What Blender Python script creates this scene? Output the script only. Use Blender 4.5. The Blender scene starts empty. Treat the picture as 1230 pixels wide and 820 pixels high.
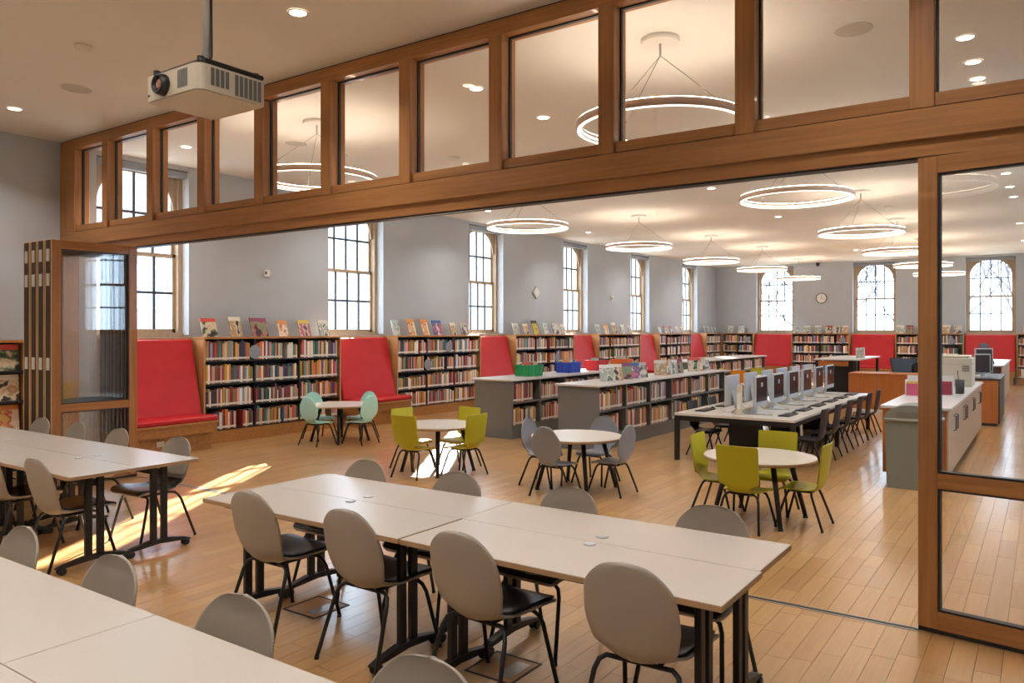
import bpy, math, random
from mathutils import Vector, Matrix

# ------------------------------------------------------------------ camera, world, sun, exposure
sc = bpy.context.scene
COL = sc.collection
FPX, U0, V0, H = 925.0, 615.0, 397.0, 1.8
TH = math.atan((1255 - 615) / FPX)
cam_d = bpy.data.cameras.new('camera')
cam = bpy.data.objects.new('camera', cam_d)
COL.objects.link(cam)
cam_d.sensor_width = 36.0
cam_d.lens = 36.0 * FPX / 1230.0
cam_d.shift_y = -(410 - V0) / 1230.0
cam_d.clip_start = 0.05
cam_d.clip_end = 300
cam.location = (0, 0, H)
cam.rotation_euler = (math.pi / 2, 0, TH)
sc.camera = cam

world = bpy.data.worlds.new('sky')
sc.world = world
world.use_nodes = True
bg = world.node_tree.nodes['Background']
bg.inputs['Color'].default_value = (0.60, 0.80, 1.0, 1)
bg.inputs['Strength'].default_value = 6.0

sun_d = bpy.data.lights.new('sun', 'SUN')
sun_d.energy = 42.0
sun_d.angle = math.radians(0.6)
sun_d.color = (1.0, 0.93, 0.82)
sun = bpy.data.objects.new('sun', sun_d)
COL.objects.link(sun)
sun.rotation_euler = Vector((0.55, -0.835, -0.44)).to_track_quat('-Z', 'Y').to_euler()

sc.view_settings.view_transform = 'Standard'
sc.view_settings.look = 'None'
sc.view_settings.gamma = 1.0
sc.view_settings.use_curve_mapping = False
sc.view_settings.exposure = 0.58
sc.cycles.use_denoising = True
sc.cycles.max_bounces = 10
sc.cycles.transparent_max_bounces = 24
sc.cycles.sample_clamp_indirect = 6.0

# ------------------------------------------------------------------ helpers
def lin(c):
    if isinstance(c, str):
        c = tuple(int(c[i:i + 2], 16) / 255 for i in (0, 2, 4))
    return tuple((x / 12.92 if x <= 0.04045 else ((x + 0.055) / 1.055) ** 2.4) for x in c)

MATS = {}
def mat(name, col='808080', rough=0.5, metal=0.0, spec=0.5, attr=None, coat=0.0):
    if name in MATS:
        return MATS[name]
    m = bpy.data.materials.new(name)
    m.use_nodes = True
    b = m.node_tree.nodes['Principled BSDF']
    b.inputs['Base Color'].default_value = (*lin(col), 1)
    b.inputs['Roughness'].default_value = rough
    b.inputs['Metallic'].default_value = metal
    b.inputs['Specular IOR Level'].default_value = spec
    b.inputs['Coat Weight'].default_value = coat
    if attr:
        a = m.node_tree.nodes.new('ShaderNodeAttribute')
        a.attribute_name = attr
        m.node_tree.links.new(a.outputs['Color'], b.inputs['Base Color'])
    MATS[name] = m
    return m

def noise_mat(name, c1, c2, scale=(4, 4, 4), rough=0.6, detail=4.0, spec=0.4, bump=0.0, nscale=1.0, coat=0.0):
    """two-tone noise material in object coordinates"""
    m = mat(name, c1, rough, 0, spec, coat=coat)
    nt = m.node_tree; N = nt.nodes; L = nt.links; b = N['Principled BSDF']
    tc = N.new('ShaderNodeTexCoord'); mp = N.new('ShaderNodeMapping'); nz = N.new('ShaderNodeTexNoise'); cr = N.new('ShaderNodeValToRGB')
    mp.inputs['Scale'].default_value = scale
    nz.inputs['Scale'].default_value = nscale; nz.inputs['Detail'].default_value = detail
    cr.color_ramp.elements[0].position = 0.3; cr.color_ramp.elements[0].color = (*lin(c1), 1)
    cr.color_ramp.elements[1].position = 0.7; cr.color_ramp.elements[1].color = (*lin(c2), 1)
    L.new(tc.outputs['Object'], mp.inputs['Vector']); L.new(mp.outputs['Vector'], nz.inputs['Vector'])
    L.new(nz.outputs['Fac'], cr.inputs['Fac']); L.new(cr.outputs['Color'], b.inputs['Base Color'])
    if bump:
        bp = N.new('ShaderNodeBump'); bp.inputs['Strength'].default_value = bump; bp.inputs['Distance'].default_value = 0.01
        L.new(nz.outputs['Fac'], bp.inputs['Height']); L.new(bp.outputs['Normal'], b.inputs['Normal'])
    return m

def emit(name, col, strength):
    m = bpy.data.materials.new(name); m.use_nodes = True
    b = m.node_tree.nodes['Principled BSDF']
    b.inputs['Base Color'].default_value = (*lin(col), 1)
    b.inputs['Emission Color'].default_value = (*lin(col), 1)
    b.inputs['Emission Strength'].default_value = strength
    MATS[name] = m
    return m

def glass_mat(name, tint='ffffff', gloss=0.9, ior=1.45):
    m = bpy.data.materials.new(name); m.use_nodes = True
    nt = m.node_tree; N = nt.nodes; L = nt.links
    N.remove(N['Principled BSDF'])
    out = N['Material Output']
    tr = N.new('ShaderNodeBsdfTransparent'); tr.inputs['Color'].default_value = (*lin(tint), 1)
    gl = N.new('ShaderNodeBsdfGlossy'); gl.inputs['Roughness'].default_value = 0.01
    gl.inputs['Color'].default_value = (gloss, gloss, gloss, 1)
    fr = N.new('ShaderNodeFresnel')
    ge = N.new('ShaderNodeNewGeometry'); io = N.new('ShaderNodeMix')          # same index seen from either face of the sheet
    io.inputs[2].default_value = ior; io.inputs[3].default_value = 1 / ior
    L.new(ge.outputs['Backfacing'], io.inputs[0]); L.new(io.outputs[0], fr.inputs['IOR'])
    mx = N.new('ShaderNodeMixShader')
    L.new(fr.outputs['Fac'], mx.inputs['Fac']); L.new(tr.outputs[0], mx.inputs[1]); L.new(gl.outputs[0], mx.inputs[2])
    L.new(mx.outputs[0], out.inputs['Surface'])
    MATS[name] = m
    return m

class MB:
    """mesh builder: collects faces with a material index, a colour and a smooth flag"""
    def __init__(s):
        s.v = []; s.f = []; s.m = []; s.c = []; s.s = []
        s.mi = 0; s.col = (1, 1, 1); s.smooth = False
    def face(s, idx):
        s.f.append(tuple(idx)); s.m.append(s.mi); s.c.append(s.col); s.s.append(s.smooth)
    def box(s, x0, x1, y0, y1, z0, z1, M=None, bottom=True):
        b = len(s.v)
        P = [(x0, y0, z0), (x1, y0, z0), (x1, y1, z0), (x0, y1, z0), (x0, y0, z1), (x1, y0, z1), (x1, y1, z1), (x0, y1, z1)]
        if M is not None:
            P = [tuple(M @ Vector(p)) for p in P]
        s.v += P
        for q in ((3, 2, 1, 0), (4, 5, 6, 7), (0, 1, 5, 4), (1, 2, 6, 5), (2, 3, 7, 6), (3, 0, 4, 7)):
            if q == (3, 2, 1, 0) and not bottom:
                continue
            s.face([b + i for i in q])
        return s
    def bbox(s, x0, x1, y0, y1, z0, z1, bev=0.01, M=None):
        """box with chamfered edges on all sides"""
        import itertools
        b = len(s.v)
        X, Y, Z = (x0, x1), (y0, y1), (z0, z1)
        ids = {}
        for i, j, k in itertools.product((0, 1), repeat=3):
            sx, sy, sz = (1 - 2 * i) * bev, (1 - 2 * j) * bev, (1 - 2 * k) * bev
            for a in range(3):
                p = [X[i] + sx, Y[j] + sy, Z[k] + sz]
                p[a] = (X[i], Y[j], Z[k])[a]
                ids[(i, j, k, a)] = len(s.v)
                s.v.append(tuple(M @ Vector(p)) if M is not None else tuple(p))
        for a in range(3):
            for e in (0, 1):
                o = [q for q in range(3) if q != a]
                loop = []
                for (p, q) in ((0, 0), (1, 0), (1, 1), (0, 1)):
                    key = [0, 0, 0]; key[a] = e; key[o[0]] = p; key[o[1]] = q
                    loop.append(ids[(*key, a)])
                if (e == 0) ^ (a == 1):
                    loop.reverse()
                s.face(loop)
        for a in range(3):                       # edges along axis a
            o = [q for q in range(3) if q != a]
            for p in (0, 1):
                for q in (0, 1):
                    k0 = [0, 0, 0]; k0[o[0]] = p; k0[o[1]] = q
                    k1 = list(k0); k1[a] = 1
                    s.face([ids[(*k0, o[0])], ids[(*k1, o[0])], ids[(*k1, o[1])], ids[(*k0, o[1])]])
        for i, j, k in itertools.product((0, 1), repeat=3):
            s.face([ids[(i, j, k, a)] for a in range(3)])
        return s
    def tube(s, pts, r, n=8, closed=False, caps=True):
        pts = [Vector(p) for p in pts]
        rs = r if isinstance(r, (list, tuple)) else [r] * len(pts)
        b = len(s.v); N = len(pts); sm = s.smooth; s.smooth = True
        up = None
        for i, p in enumerate(pts):
            if closed:
                t = (pts[(i + 1) % N] - pts[i - 1]).normalized()
            else:
                t = ((pts[min(i + 1, N - 1)] - pts[max(i - 1, 0)])).normalized()
            if up is None:
                up = Vector((0, 0, 1)) if abs(t.z) < 0.9 else Vector((1, 0, 0))
            a = (up - t * up.dot(t)).normalized(); up = a
            c = t.cross(a)
            for k in range(n):
                an = 2 * math.pi * k / n
                s.v.append(tuple(p + (a * math.cos(an) + c * math.sin(an)) * rs[i]))
        for i in range(N if closed else N - 1):
            for k in range(n):
                i2 = (i + 1) % N
                s.face([b + i * n + k, b + i * n + (k + 1) % n, b + i2 * n + (k + 1) % n, b + i2 * n + k])
        s.smooth = sm
        if not closed and caps:
            s.face([b + k for k in reversed(range(n))])
            s.face([b + (N - 1) * n + k for k in range(n)])
        return s
    def lathe(s, prof, n=24, c=(0, 0, 0), M=None, cap0=True, cap1=True):
        b = len(s.v); sm = s.smooth; s.smooth = True
        for (r, z) in prof:
            for k in range(n):
                an = 2 * math.pi * k / n
                p = Vector((c[0] + r * math.cos(an), c[1] + r * math.sin(an), c[2] + z))
                s.v.append(tuple(M @ p) if M is not None else tuple(p))
        for i in range(len(prof) - 1):
            for k in range(n):
                s.face([b + i * n + k, b + i * n + (k + 1) % n, b + (i + 1) * n + (k + 1) % n, b + (i + 1) * n + k])
        s.smooth = False
        if cap0: s.face([b + k for k in reversed(range(n))])
        if cap1: s.face([b + (len(prof) - 1) * n + k for k in range(n)])
        s.smooth = sm
        return s
    def prism(s, poly, a0, a1, axis='z', M=None):
        """extrude a 2-D polygon along an axis"""
        b = len(s.v); n = len(poly)
        for a in (a0, a1):
            for (p, q) in poly:
                P = {'z': (p, q, a), 'y': (p, a, q), 'x': (a, p, q)}[axis]
                s.v.append(tuple(M @ Vector(P)) if M is not None else P)
        s.face([b + i for i in reversed(range(n))]); s.face([b + n + i for i in range(n)])
        for i in range(n):
            j = (i + 1) % n
            s.face([b + i, b + j, b + n + j, b + n + i])
        return s
    def mesh(s, name, mats):
        me = bpy.data.meshes.new(name)
        me.from_pydata(s.v, [], s.f)
        for m in (mats if isinstance(mats, (list, tuple)) else [mats]):
            me.materials.append(m)
        me.polygons.foreach_set('material_index', s.m)
        me.polygons.foreach_set('use_smooth', s.s)
        if any(c != (1, 1, 1) for c in s.c):
            at = me.attributes.new('Col', 'FLOAT_COLOR', 'FACE')
            flat = []
            for c in s.c:
                flat += [c[0], c[1], c[2], 1.0]
            at.data.foreach_set('color', flat)
        me.update()
        return me
    def build(s, name, mats, parent=None, loc=None, rotz=None):
        return put(name, s.mesh(name, mats), parent, loc, rotz)

def put(name, me, parent=None, loc=None, rotz=None):
    o = bpy.data.objects.new(name, me)
    COL.objects.link(o)
    if parent is not None: o.parent = parent
    if loc is not None: o.location = loc
    if rotz is not None: o.rotation_euler = (0, 0, rotz)
    return o

def tag(o, label, cat, group=None):
    o['label'] = label; o['category'] = cat
    if group: o['group'] = group
    return o

def thing(name, label, cat, loc=(0, 0, 0), rotz=0.0, group=None):
    o = bpy.data.objects.new(name, None)
    COL.objects.link(o)
    o.empty_display_size = 0.1
    o.location = loc; o.rotation_euler = (0, 0, rotz)
    return tag(o, label, cat, group)

def struct(o, label=None):
    o['kind'] = 'structure'
    if label: o['label'] = label
    return o

def sempty(name, loc=(0, 0, 0), rotz=0.0, label=None):
    o = bpy.data.objects.new(name, None)
    COL.objects.link(o)
    o.location = loc; o.rotation_euler = (0, 0, rotz)
    return struct(o, label)

def spawn(parts, name, label, cat, loc, rotz=0.0, group=None):
    """one thing from a list of (part name, mesh, index of the parent part or None)"""
    root = thing(name, label, cat, loc, rotz, group)
    made = []
    for (pn, me, pi) in parts:
        made.append(put(pn, me, root if pi is None else made[pi]))
    return root

def RZ(a): return Matrix.Rotation(a, 4, 'Z')
def T(x, y, z): return Matrix.Translation((x, y, z))
def arc(cx, cy, r, a0, a1, n): return [(cx + r * math.cos(a0 + (a1 - a0) * i / n), cy + r * math.sin(a0 + (a1 - a0) * i / n)) for i in range(n + 1)]

def project(p):
    x, y, z = p[0], p[1], p[2] - H
    d = -x * math.sin(TH) + y * math.cos(TH)
    if d < 0.05: return None
    return (U0 + FPX * (x * math.cos(TH) + y * math.sin(TH)) / d, V0 - FPX * z / d, d)

rnd = random.Random(7)
PI = math.pi

# ------------------------------------------------------------------ materials
M_wall = noise_mat('painted_wall', 'b7bec6', 'bbc2ca', (2, 2, 2), 0.85, bump=0.02)
M_ceil = noise_mat('ceiling_paint', 'e9e7e3', 'ecebe7', (1, 1, 1), 0.8)
M_oak = noise_mat('oak_frame', 'a0622f', 'b87a43', (1.2, 1.2, 1.2), 0.42, detail=6, coat=0.15)
def wood(name, c1, c2, axis, rough=0.42, coat=0.15):
    sc_ = [28, 28, 28]; sc_[axis] = 1.3
    return noise_mat(name, c1, c2, tuple(sc_), rough, detail=5, bump=0.06, coat=coat)
M_oak_x = wood('oak_grain_along', '96653a', 'b27e4b', 0)
M_oak_y = wood('oak_grain_deep', '96653a', 'b27e4b', 1)
M_oak_z = wood('oak_grain_up', '96653a', 'b27e4b', 2)
M_dark_z = wood('dark_walnut_edge', '3a2417', '4d3323', 2, 0.6, 0)
M_pale_z = wood('pale_oak_edge', 'c9a878', 'd6b98b', 2, 0.5, 0)
M_case = wood('bookcase_oak', 'b98a58', 'c99c69', 2, 0.45, 0.1)
M_casex = wood('bench_oak', 'a8743f', 'bb8750', 1, 0.45, 0.1)
M_sash = wood('window_frame_tan', 'a8927a', 'b8a38b', 2, 0.5, 0)
M_mull = mat('muntin_grey', '4a494f', 0.6)
M_black = mat('black_metal', '1b1b1e', 0.45)
M_shelf = mat('black_shelf', '232427', 0.5)
M_gap = mat('floor_joint_dark', '3d2413', 0.9)
M_plank = mat('maple_plank', 'c08a50', 0.30, attr='Col', spec=0.5, coat=0.7)
M_plank.node_tree.nodes['Principled BSDF'].inputs['Coat Roughness'].default_value = 0.16
def _grain():
    nt = M_plank.node_tree; N = nt.nodes; L = nt.links; b = N['Principled BSDF']; at = [n for n in N if n.type == 'ATTRIBUTE'][0]
    tc = N.new('ShaderNodeTexCoord'); mp = N.new('ShaderNodeMapping'); nz = N.new('ShaderNodeTexNoise'); mr = N.new('ShaderNodeMapRange'); mx = N.new('ShaderNodeMix'); mx.data_type = 'RGBA'; mx.blend_type = 'MULTIPLY'
    mp.inputs['Scale'].default_value = (45, 2.5, 1); nz.inputs['Scale'].default_value = 1.0; nz.inputs['Detail'].default_value = 5
    mr.inputs['To Min'].default_value = .82; mr.inputs['To Max'].default_value = 1.12; mx.inputs['Factor'].default_value = 1
    L.new(tc.outputs['Object'], mp.inputs['Vector']); L.new(mp.outputs['Vector'], nz.inputs['Vector']); L.new(nz.outputs['Fac'], mr.inputs['Value'])
    L.new(at.outputs['Color'], mx.inputs['A']); L.new(mr.outputs['Result'], mx.inputs['B']); L.new(mx.outputs['Result'], b.inputs['Base Color'])
_grain()
M_red = noise_mat('red_vinyl', 'c41f28', 'cc262e', (3, 3, 3), 0.42)
M_top = mat('white_laminate', 'd9d2c9', 0.24, spec=0.5)
M_edge = noise_mat('plywood_edge', 'a98663', 'b89772', (3, 3, 60), 0.5)
M_shell = mat('taupe_plastic', 'a79d90', 0.45)
M_pad = mat('charcoal_leather', '2a2c33', 0.27)
M_teal = mat('teal_plastic', 'b4ebe3', 0.4)
M_lime = mat('chartreuse_plastic', 'bbb520', 0.4)
M_greyc = mat('slate_plastic', '8f95a0', 0.4)
M_navy = mat('navy_black_plastic', '33343c', 0.4)
M_orange = mat('orange_plastic', 'e08a1c', 0.4)
M_unit = mat('grey_steel', '6d6e6c', 0.5)
M_slab = mat('grey_white_counter', 'cfcbca', 0.3)
M_white = mat('white_plastic', 'e6e4e0', 0.4)
M_beige = mat('beige_plastic', 'd4cbb9', 0.45)
M_steel = mat('brushed_steel', 'b9b9b9', 0.35, metal=0.9)
M_silver = mat('silver_plastic', 'b7bbc2', 0.35)
M_screen = mat('dark_screen', '2b2530', 0.18)
M_book = mat('book_colours', '888888', 0.5, attr='Col')
M_hinge = mat('white_hinge_plate', 'd9d6cf', 0.45)
M_glass = glass_mat('clear_glass')
M_wglass = glass_mat('window_glass')
M_ring = emit('ring_diffuser_glow', 'fff0e2', 1.9)
M_ringup = emit('ring_uplight_glow', 'ffe9cf', 22.0)
M_ringb = mat('ring_housing_white', 'ecd6cb', 0.5)
M_lamp = emit('downlight_glow', 'fff0dc', 9.0)
M_wire = mat('thin_cable', '9a958c', 0.5)
M_grille = mat('speaker_grille', 'c9c4bb', 0.7)
M_wood_desk = wood('desk_cherry', 'a75f29', 'b97035', 2, 0.45)
M_pale_cab = wood('pale_cabinet', 'c3ab93', 'd0b9a2', 2, 0.45)
M_bin = mat('sage_grey_plastic', '7c8079', 0.5)

# ------------------------------------------------------------------ room shell
XL, XR, YB, YF, YP, ZC = -11.2, 0.9, -3.5, 31.0, 5.2, 4.4
WIN_Y = [(5.70, 7.15), (10.05, 11.53), (14.40, 15.80), (18.75, 20.15), (23.05, 24.50), (27.42, 28.95)]
WIN_X = [(-9.52, -8.08), (-5.92, -4.46), (-2.27, -0.80)]
ZW0, ZW1 = 1.72, 4.33

# floor: dark subfloor, the 300 planks that show largest as parts, the rest joined
floor = struct(MB().box(XL, XR, YB, YF, -0.12, -0.012).build('floor', M_gap), 'maple strip floor running through both rooms')
def blocked(x, y):      # hidden under a tabletop, seen from the camera
    for (x0, x1, y0, y1) in ((-4.4, -1.0, 0.55, 1.64), (-4.4, -1.0, 2.9, 3.95), (-10.8, -5.8, 2.7, 3.85)):
        t = (H - 0.74) / H
        if x0 < x * t < x1 and y0 < y * t < y1: return True
    return False
PW = 0.121
planks = []
x = XL; row = 0
while x < XR - 0.01:
    y = YB - rnd.random() * 0.6
    while y < YF:
        ln = rnd.choice((0.35, 0.5, 0.6, 0.75, 0.9))
        y0, y1 = max(y, YB), min(y + ln, YF)
        if y1 - y0 > 0.03:
            b = rnd.uniform(-0.035, 0.035); w = rnd.uniform(-0.012, 0.012)
            base = (0.765 + b, 0.590 + b * 0.95 - w, 0.380 + b * 0.8 - w)
            planks.append((x, min(x + PW, XR), y0, y1, lin(base)))
        y += ln
    x += PW; row += 1
score = []
for i, (x0, x1, y0, y1, c) in enumerate(planks):
    pr = [project((a, b, 0)) for a, b in ((x0, y0), (x1, y0), (x1, y1), (x0, y1))]
    s_ = 0
    if all(pr):
        cu = sum(p[0] for p in pr) / 4; cv = sum(p[1] for p in pr) / 4
        if 0 < cu < 1230 and 0 < cv < 820 and not blocked((x0 + x1) / 2, (y0 + y1) / 2):
            s_ = abs(sum(pr[k][0] * pr[(k + 1) % 4][1] - pr[(k + 1) % 4][0] * pr[k][1] for k in range(4))) / 2
    score.append((s_, i))
big = set(i for s_, i in sorted(score, reverse=True)[:300])
rest = MB()
g = 0.0011
for i, (x0, x1, y0, y1, c) in enumerate(planks):
    m = rest if i not in big else MB()
    m.col = c
    m.box(x0 + g, x1 - g, y0 + g, y1 - g, -0.012, rnd.uniform(-0.0006, 0), bottom=False)
    if m is not rest:
        m.build('plank', M_plank, floor)
r_ = rest.build('plank', M_plank, floor); r_['kind'] = 'stuff'

trk = MB(); trk.box(-9.2, -0.62, YP - 0.03, YP - 0.018, -0.002, 0.004); trk.box(-9.2, -0.62, YP + 0.018, YP + 0.03, -0.002, 0.004)
trk.mi = 1; trk.box(-9.2, -0.62, YP - 0.018, YP + 0.018, -0.002, 0.001)
struct(trk.build('trim_1', [M_steel, M_black]), 'thin steel floor track of the folding partition')

struct(MB().box(XL - 0.6, XR + 0.6, YB - 0.2, YF + 0.6, ZC, ZC + 0.15).build('ceiling', M_ceil))
# left wall: piers, sills and lintels around the window bays
wl = MB(); prev = YB - 0.2
for (a, b) in WIN_Y:
    wl.box(XL - 0.5, XL, prev, a, 0, ZC); wl.box(XL - 0.5, XL, a, b, 0, ZW0 - 0.02); wl.box(XL - 0.5, XL - 0.02, a, b, ZW1, ZC); prev = b
wl.box(XL - 0.5, XL, prev, YF + 0.5, 0, ZC)
struct(wl.build('wall_left', M_wall))
wf = MB(); prev = XL
for (a, b) in WIN_X:
    wf.box(prev, a, YF, YF + 0.5, 0, ZC); wf.box(a, b, YF, YF + 0.5, 0, ZW0 - 0.02); wf.box(a, b, YF + 0.02, YF + 0.5, ZW1, ZC); prev = b
wf.box(prev, XR, YF, YF + 0.5, 0, ZC)
struct(wf.build('wall_far', M_wall))
wr = MB(); prev = YB - 0.2  # unseen side wall; its window openings are added to let in daylight
for (a, b) in WIN_Y[1:]:
    wr.box(XR, XR + 0.5, prev, a, 0, ZC); wr.box(XR, XR + 0.5, a, b, 0, ZW0 - 0.02); wr.box(XR + 0.02, XR + 0.5, a, b, ZW1, ZC); prev = b
wr.box(XR, XR + 0.5, prev, YF + 0.5, 0, ZC)
struct(wr.build('wall_right', M_wall))
struct(MB().box(XL, XR, YB - 0.2, YB, 0, ZC).build('wall_back', M_wall))
struct(MB().box(XR - 0.015, XR, YB, YF, 0, 0.1).build('baseboard_right', M_oak_y))

# ------------------------------------------------------------------ windows
def window_parts(w):
    """local frame: x across the opening, y outwards, z up from the sill; origin at the opening's lower centre, room side"""
    h = ZW1 - ZW0; hw = w / 2; zm = h * 0.485
    P = []
    f = MB()
    f.box(-hw, -hw + .07, .18, .34, 0, h); f.box(hw - .07, hw, .18, .34, 0, h); f.box(-hw, hw, .18, .34, h - .05, h); f.box(-hw, hw, .16, .34, 0, .05)
    P.append(('window_frame', f.mesh('window_frame', M_sash), None))
    s = MB(); s.box(-hw, hw, .005, .18, -.02, .012)
    P.append(('window_sill', s.mesh('window_sill', M_sash), None))
    # board with an arched cut-out in front of the upper sash
    r = hw - .12; zs = h - .07 - r * 0.92
    a = MB(); A = [(r * math.cos(PI * k / 20), zs + r * 0.92 * math.sin(PI * k / 20)) for k in range(21)]
    for k in range(20):
        (p, q), (p2, q2) = A[k], A[k + 1]
        a.prism([(p, q), (p, h - .05), (p2, h - .05), (p2, q2)], .235, .265, 'y')
    a.box(r, hw - .07, .235, .265, zs, h - .05); a.box(-hw + .07, -r, .235, .265, zs, h - .05)
    P.append(('arch_spandrel', a.mesh('arch_spandrel', M_sash), None))
    for (z0, z1, yy) in ((.05, zm + .03, .26), (zm - .03, h - .05, .30)):
        q = MB()
        q.box(-hw + .07, -hw + .12, yy, yy + .035, z0, z1); q.box(hw - .12, hw - .07, yy, yy + .035, z0, z1)
        q.box(-hw + .07, hw - .07, yy, yy + .035, z0, z0 + .055); q.box(-hw + .07, hw - .07, yy, yy + .035, z1 - .05, z1)
        si = len(P); P.append(('sash', q.mesh('sash', M_sash), None))
        gx0, gx1, gz0, gz1 = -hw + .12, hw - .12, z0 + .055, z1 - .05
        cw, ch = (gx1 - gx0) / 4, (gz1 - gz0) / 2
        for k in (1, 2, 3):
            P.append(('muntin', MB().box(gx0 + cw * k - .019, gx0 + cw * k + .019, yy + .005, yy + .03, gz0, gz1).mesh('muntin', M_mull), si))
        P.append(('muntin', MB().box(gx0, gx1, yy + .004, yy + .031, gz0 + ch - .019, gz0 + ch + .019).mesh('muntin', M_mull), si))
        for i in range(4):
            for j in range(2):
                P.append(('pane', MB().box(gx0 + cw * i, gx0 + cw * (i + 1), yy + .015, yy + .019, gz0 + ch * j, gz0 + ch * (j + 1)).mesh('pane', M_wglass), si))
    c = MB(); c.bbox(-hw + .02, hw - .02, .03, .13, h - .12, h - .02, .012)
    P.append(('roller_shade', c.mesh('roller_shade', M_greyc), None))
    return P
n = 1
for (a, b) in WIN_Y:
    root = sempty('window_%d' % n, (XL, (a + b) / 2, ZW0), PI / 2, 'arched sash window in the long wall'); made = []
    for (pn, me, pi) in window_parts(b - a): made.append(put(pn, me, root if pi is None else made[pi]))
    n += 1
for (a, b) in WIN_Y[1:]:  # unseen windows, added for cool daylight in the far room
    root = sempty('window_%d' % n, (XR, (a + b) / 2, ZW0), -PI / 2, 'added unseen arched sash window in the wall behind the service counter'); made = []
    for (pn, me, pi) in window_parts(b - a): made.append(put(pn, me, root if pi is None else made[pi]))
    n += 1
for (a, b) in WIN_X:
    root = sempty('window_%d' % n, ((a + b) / 2, YF, ZW0), 0, 'arched sash window in the end wall'); made = []
    for (pn, me, pi) in window_parts(b - a): made.append(put(pn, me, root if pi is None else made[pi]))
    n += 1

# ------------------------------------------------------------------ glazed partition above the opening
part = sempty('wall_partition', (0, YP, 0), 0, 'oak framed clerestory partition between the two rooms')
MUL = [-10.08, -9.03, -7.98, -6.95, -5.905, -4.855, -3.835, -2.80, -1.745, -0.675, 0.37]
MW, MD = 0.135, 0.20
MB().bbox(XL, XR, 0.0, MD, 2.95, 3.135, .004).build('header_beam', M_oak_x, part)
MB().box(XL, XR, 0.03, MD - .03, 2.85, 2.95).build('track_fascia', M_oak_x, part)
MB().box(XL, XR, 0.05, MD - .05, 2.838, 2.85).build('track_slot', M_black, part)
MB().bbox(XL, XR, 0.002, MD, 4.26, ZC - .012, .004).build('top_rail', M_oak_x, part)
MB().box(XL, XR, 0.012, MD, ZC - .012, ZC).build('shadow_gap', M_black, part)
MB().bbox(XL, -10.80, 0, MD, 3.135, 4.26, .004).build('mullion', M_oak_z, part)
mm = MB().bbox(0, MW, -0.004, MD, 3.135, 4.262, .004).mesh('mullion', M_oak_z)
for x in MUL: put('mullion', mm, part, (x, 0, 0))
edges = [(-10.80, -10.08)] + [(MUL[i] + MW, MUL[i + 1]) for i in range(len(MUL) - 1)] + [(MUL[-1] + MW, XR)]
for (a, b) in edges:
    q = MB(); q.box(a, b, .03, MD - .02, 3.148, 3.225)
    q.build('sill_rail', M_oak_x, part)
    q = MB(); q.box(a, a + .012, .10, .13, 3.225, 4.26); q.box(b - .012, b, .10, .13, 3.225, 4.26); q.box(a, b, .10, .13, 4.248, 4.26); q.box(a, b, .10, .13, 3.225, 3.232)
    q.build('gasket', M_black, part)
    MB().box(a + .012, b - .012, .111, .117, 3.232, 4.248).build('pane', M_glass, part)
# solid wall infill from corner post down the left side (behind the folded doors)
MB().box(XL, XL + .12, 0.0, MD, 0, 2.85).build('wall_jamb', M_oak_z, part)

# ------------------------------------------------------------------ folding glazed doors
def door_parts(w, edge=False):
    """local: x along the panel, y thickness 0..0.07, z up"""
    P = []; D = .07; sw = .105
    for (x0, x1) in ((0, sw), (w - sw, w)):
        P.append(('stile', MB().bbox(x0, x1, 0, D, .03, 2.835, .004).mesh('stile', M_oak_z), None))
    for (z0, z1) in ((.03, .135), (.865, .955), (2.735, 2.835)):
        P.append(('rail', MB().box(sw, w - sw, .004, D - .004, z0, z1).mesh('rail', M_oak_x), None))
    for (z0, z1) in ((.135, .865), (.955, 2.735)):
        q = MB()
        q.box(sw, sw + .012, .01, D - .01, z0, z1); q.box(w - sw - .012, w - sw, .01, D - .01, z0, z1)
        q.box(sw, w - sw, .01, D - .01, z0, z0 + .012); q.box(sw, w - sw, .01, D - .01, z1 - .012, z1)
        gi = len(P); P.append(('gasket', q.mesh('gasket', M_black), None))
        P.append(('pane', MB().box(sw + .012, w - sw - .012, .032, .038, z0 + .012, z1 - .012).mesh('pane', M_glass), None))
    if edge:
        far = edge == 2                                   # the second leaf of a hinged pair
        P.append(('edge_strip', MB().box(-.004, .001, 0 if far else .016, D - .016 if far else D + .012, .03, 2.83).mesh('edge_strip', M_dark_z), None))
        P.append(('edge_lipping', MB().box(-.005, .001, D - .016 if far else 0, D if far else .016, .03, 2.83).mesh('edge_lipping', M_pale_z), None))
        if not far:
            for z in (1.42, 2.38, 2.66):
                P.append(('hinge', MB().bbox(-.012, .0, D - .026, D + .038, z - .07, z + .07, .003).mesh('hinge', M_hinge), None))
    P.append(('bottom_seal', MB().box(0, w, .012, D - .012, .004, .03).mesh('bottom_seal', M_black), None))
    return P
def door(n, w, loc, rz, label, edge=False):
    root = sempty('door_%d' % n, loc, rz, label); made = []
    for (pn, me, pi) in door_parts(w, edge): made.append(put(pn, me, root if pi is None else made[pi]))
door(1, 1.05, (-0.628, YP - 0.005, 0), math.radians(-7.8), 'single glazed oak door panel standing slightly ajar')
DP = [door_parts(1.0, 1), door_parts(1.0, 2)]
for k in range(8):
    root = sempty('door_%d' % (k + 2), (-9.235 - .082 * k - .012 * (k // 2), 4.2, 0), PI / 2, 'glazed oak folding door panel in the stack by the wall'); made = []
    for (pn, me, pi) in DP[k % 2]: made.append(put(pn, me, root if pi is None else made[pi]))

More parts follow.
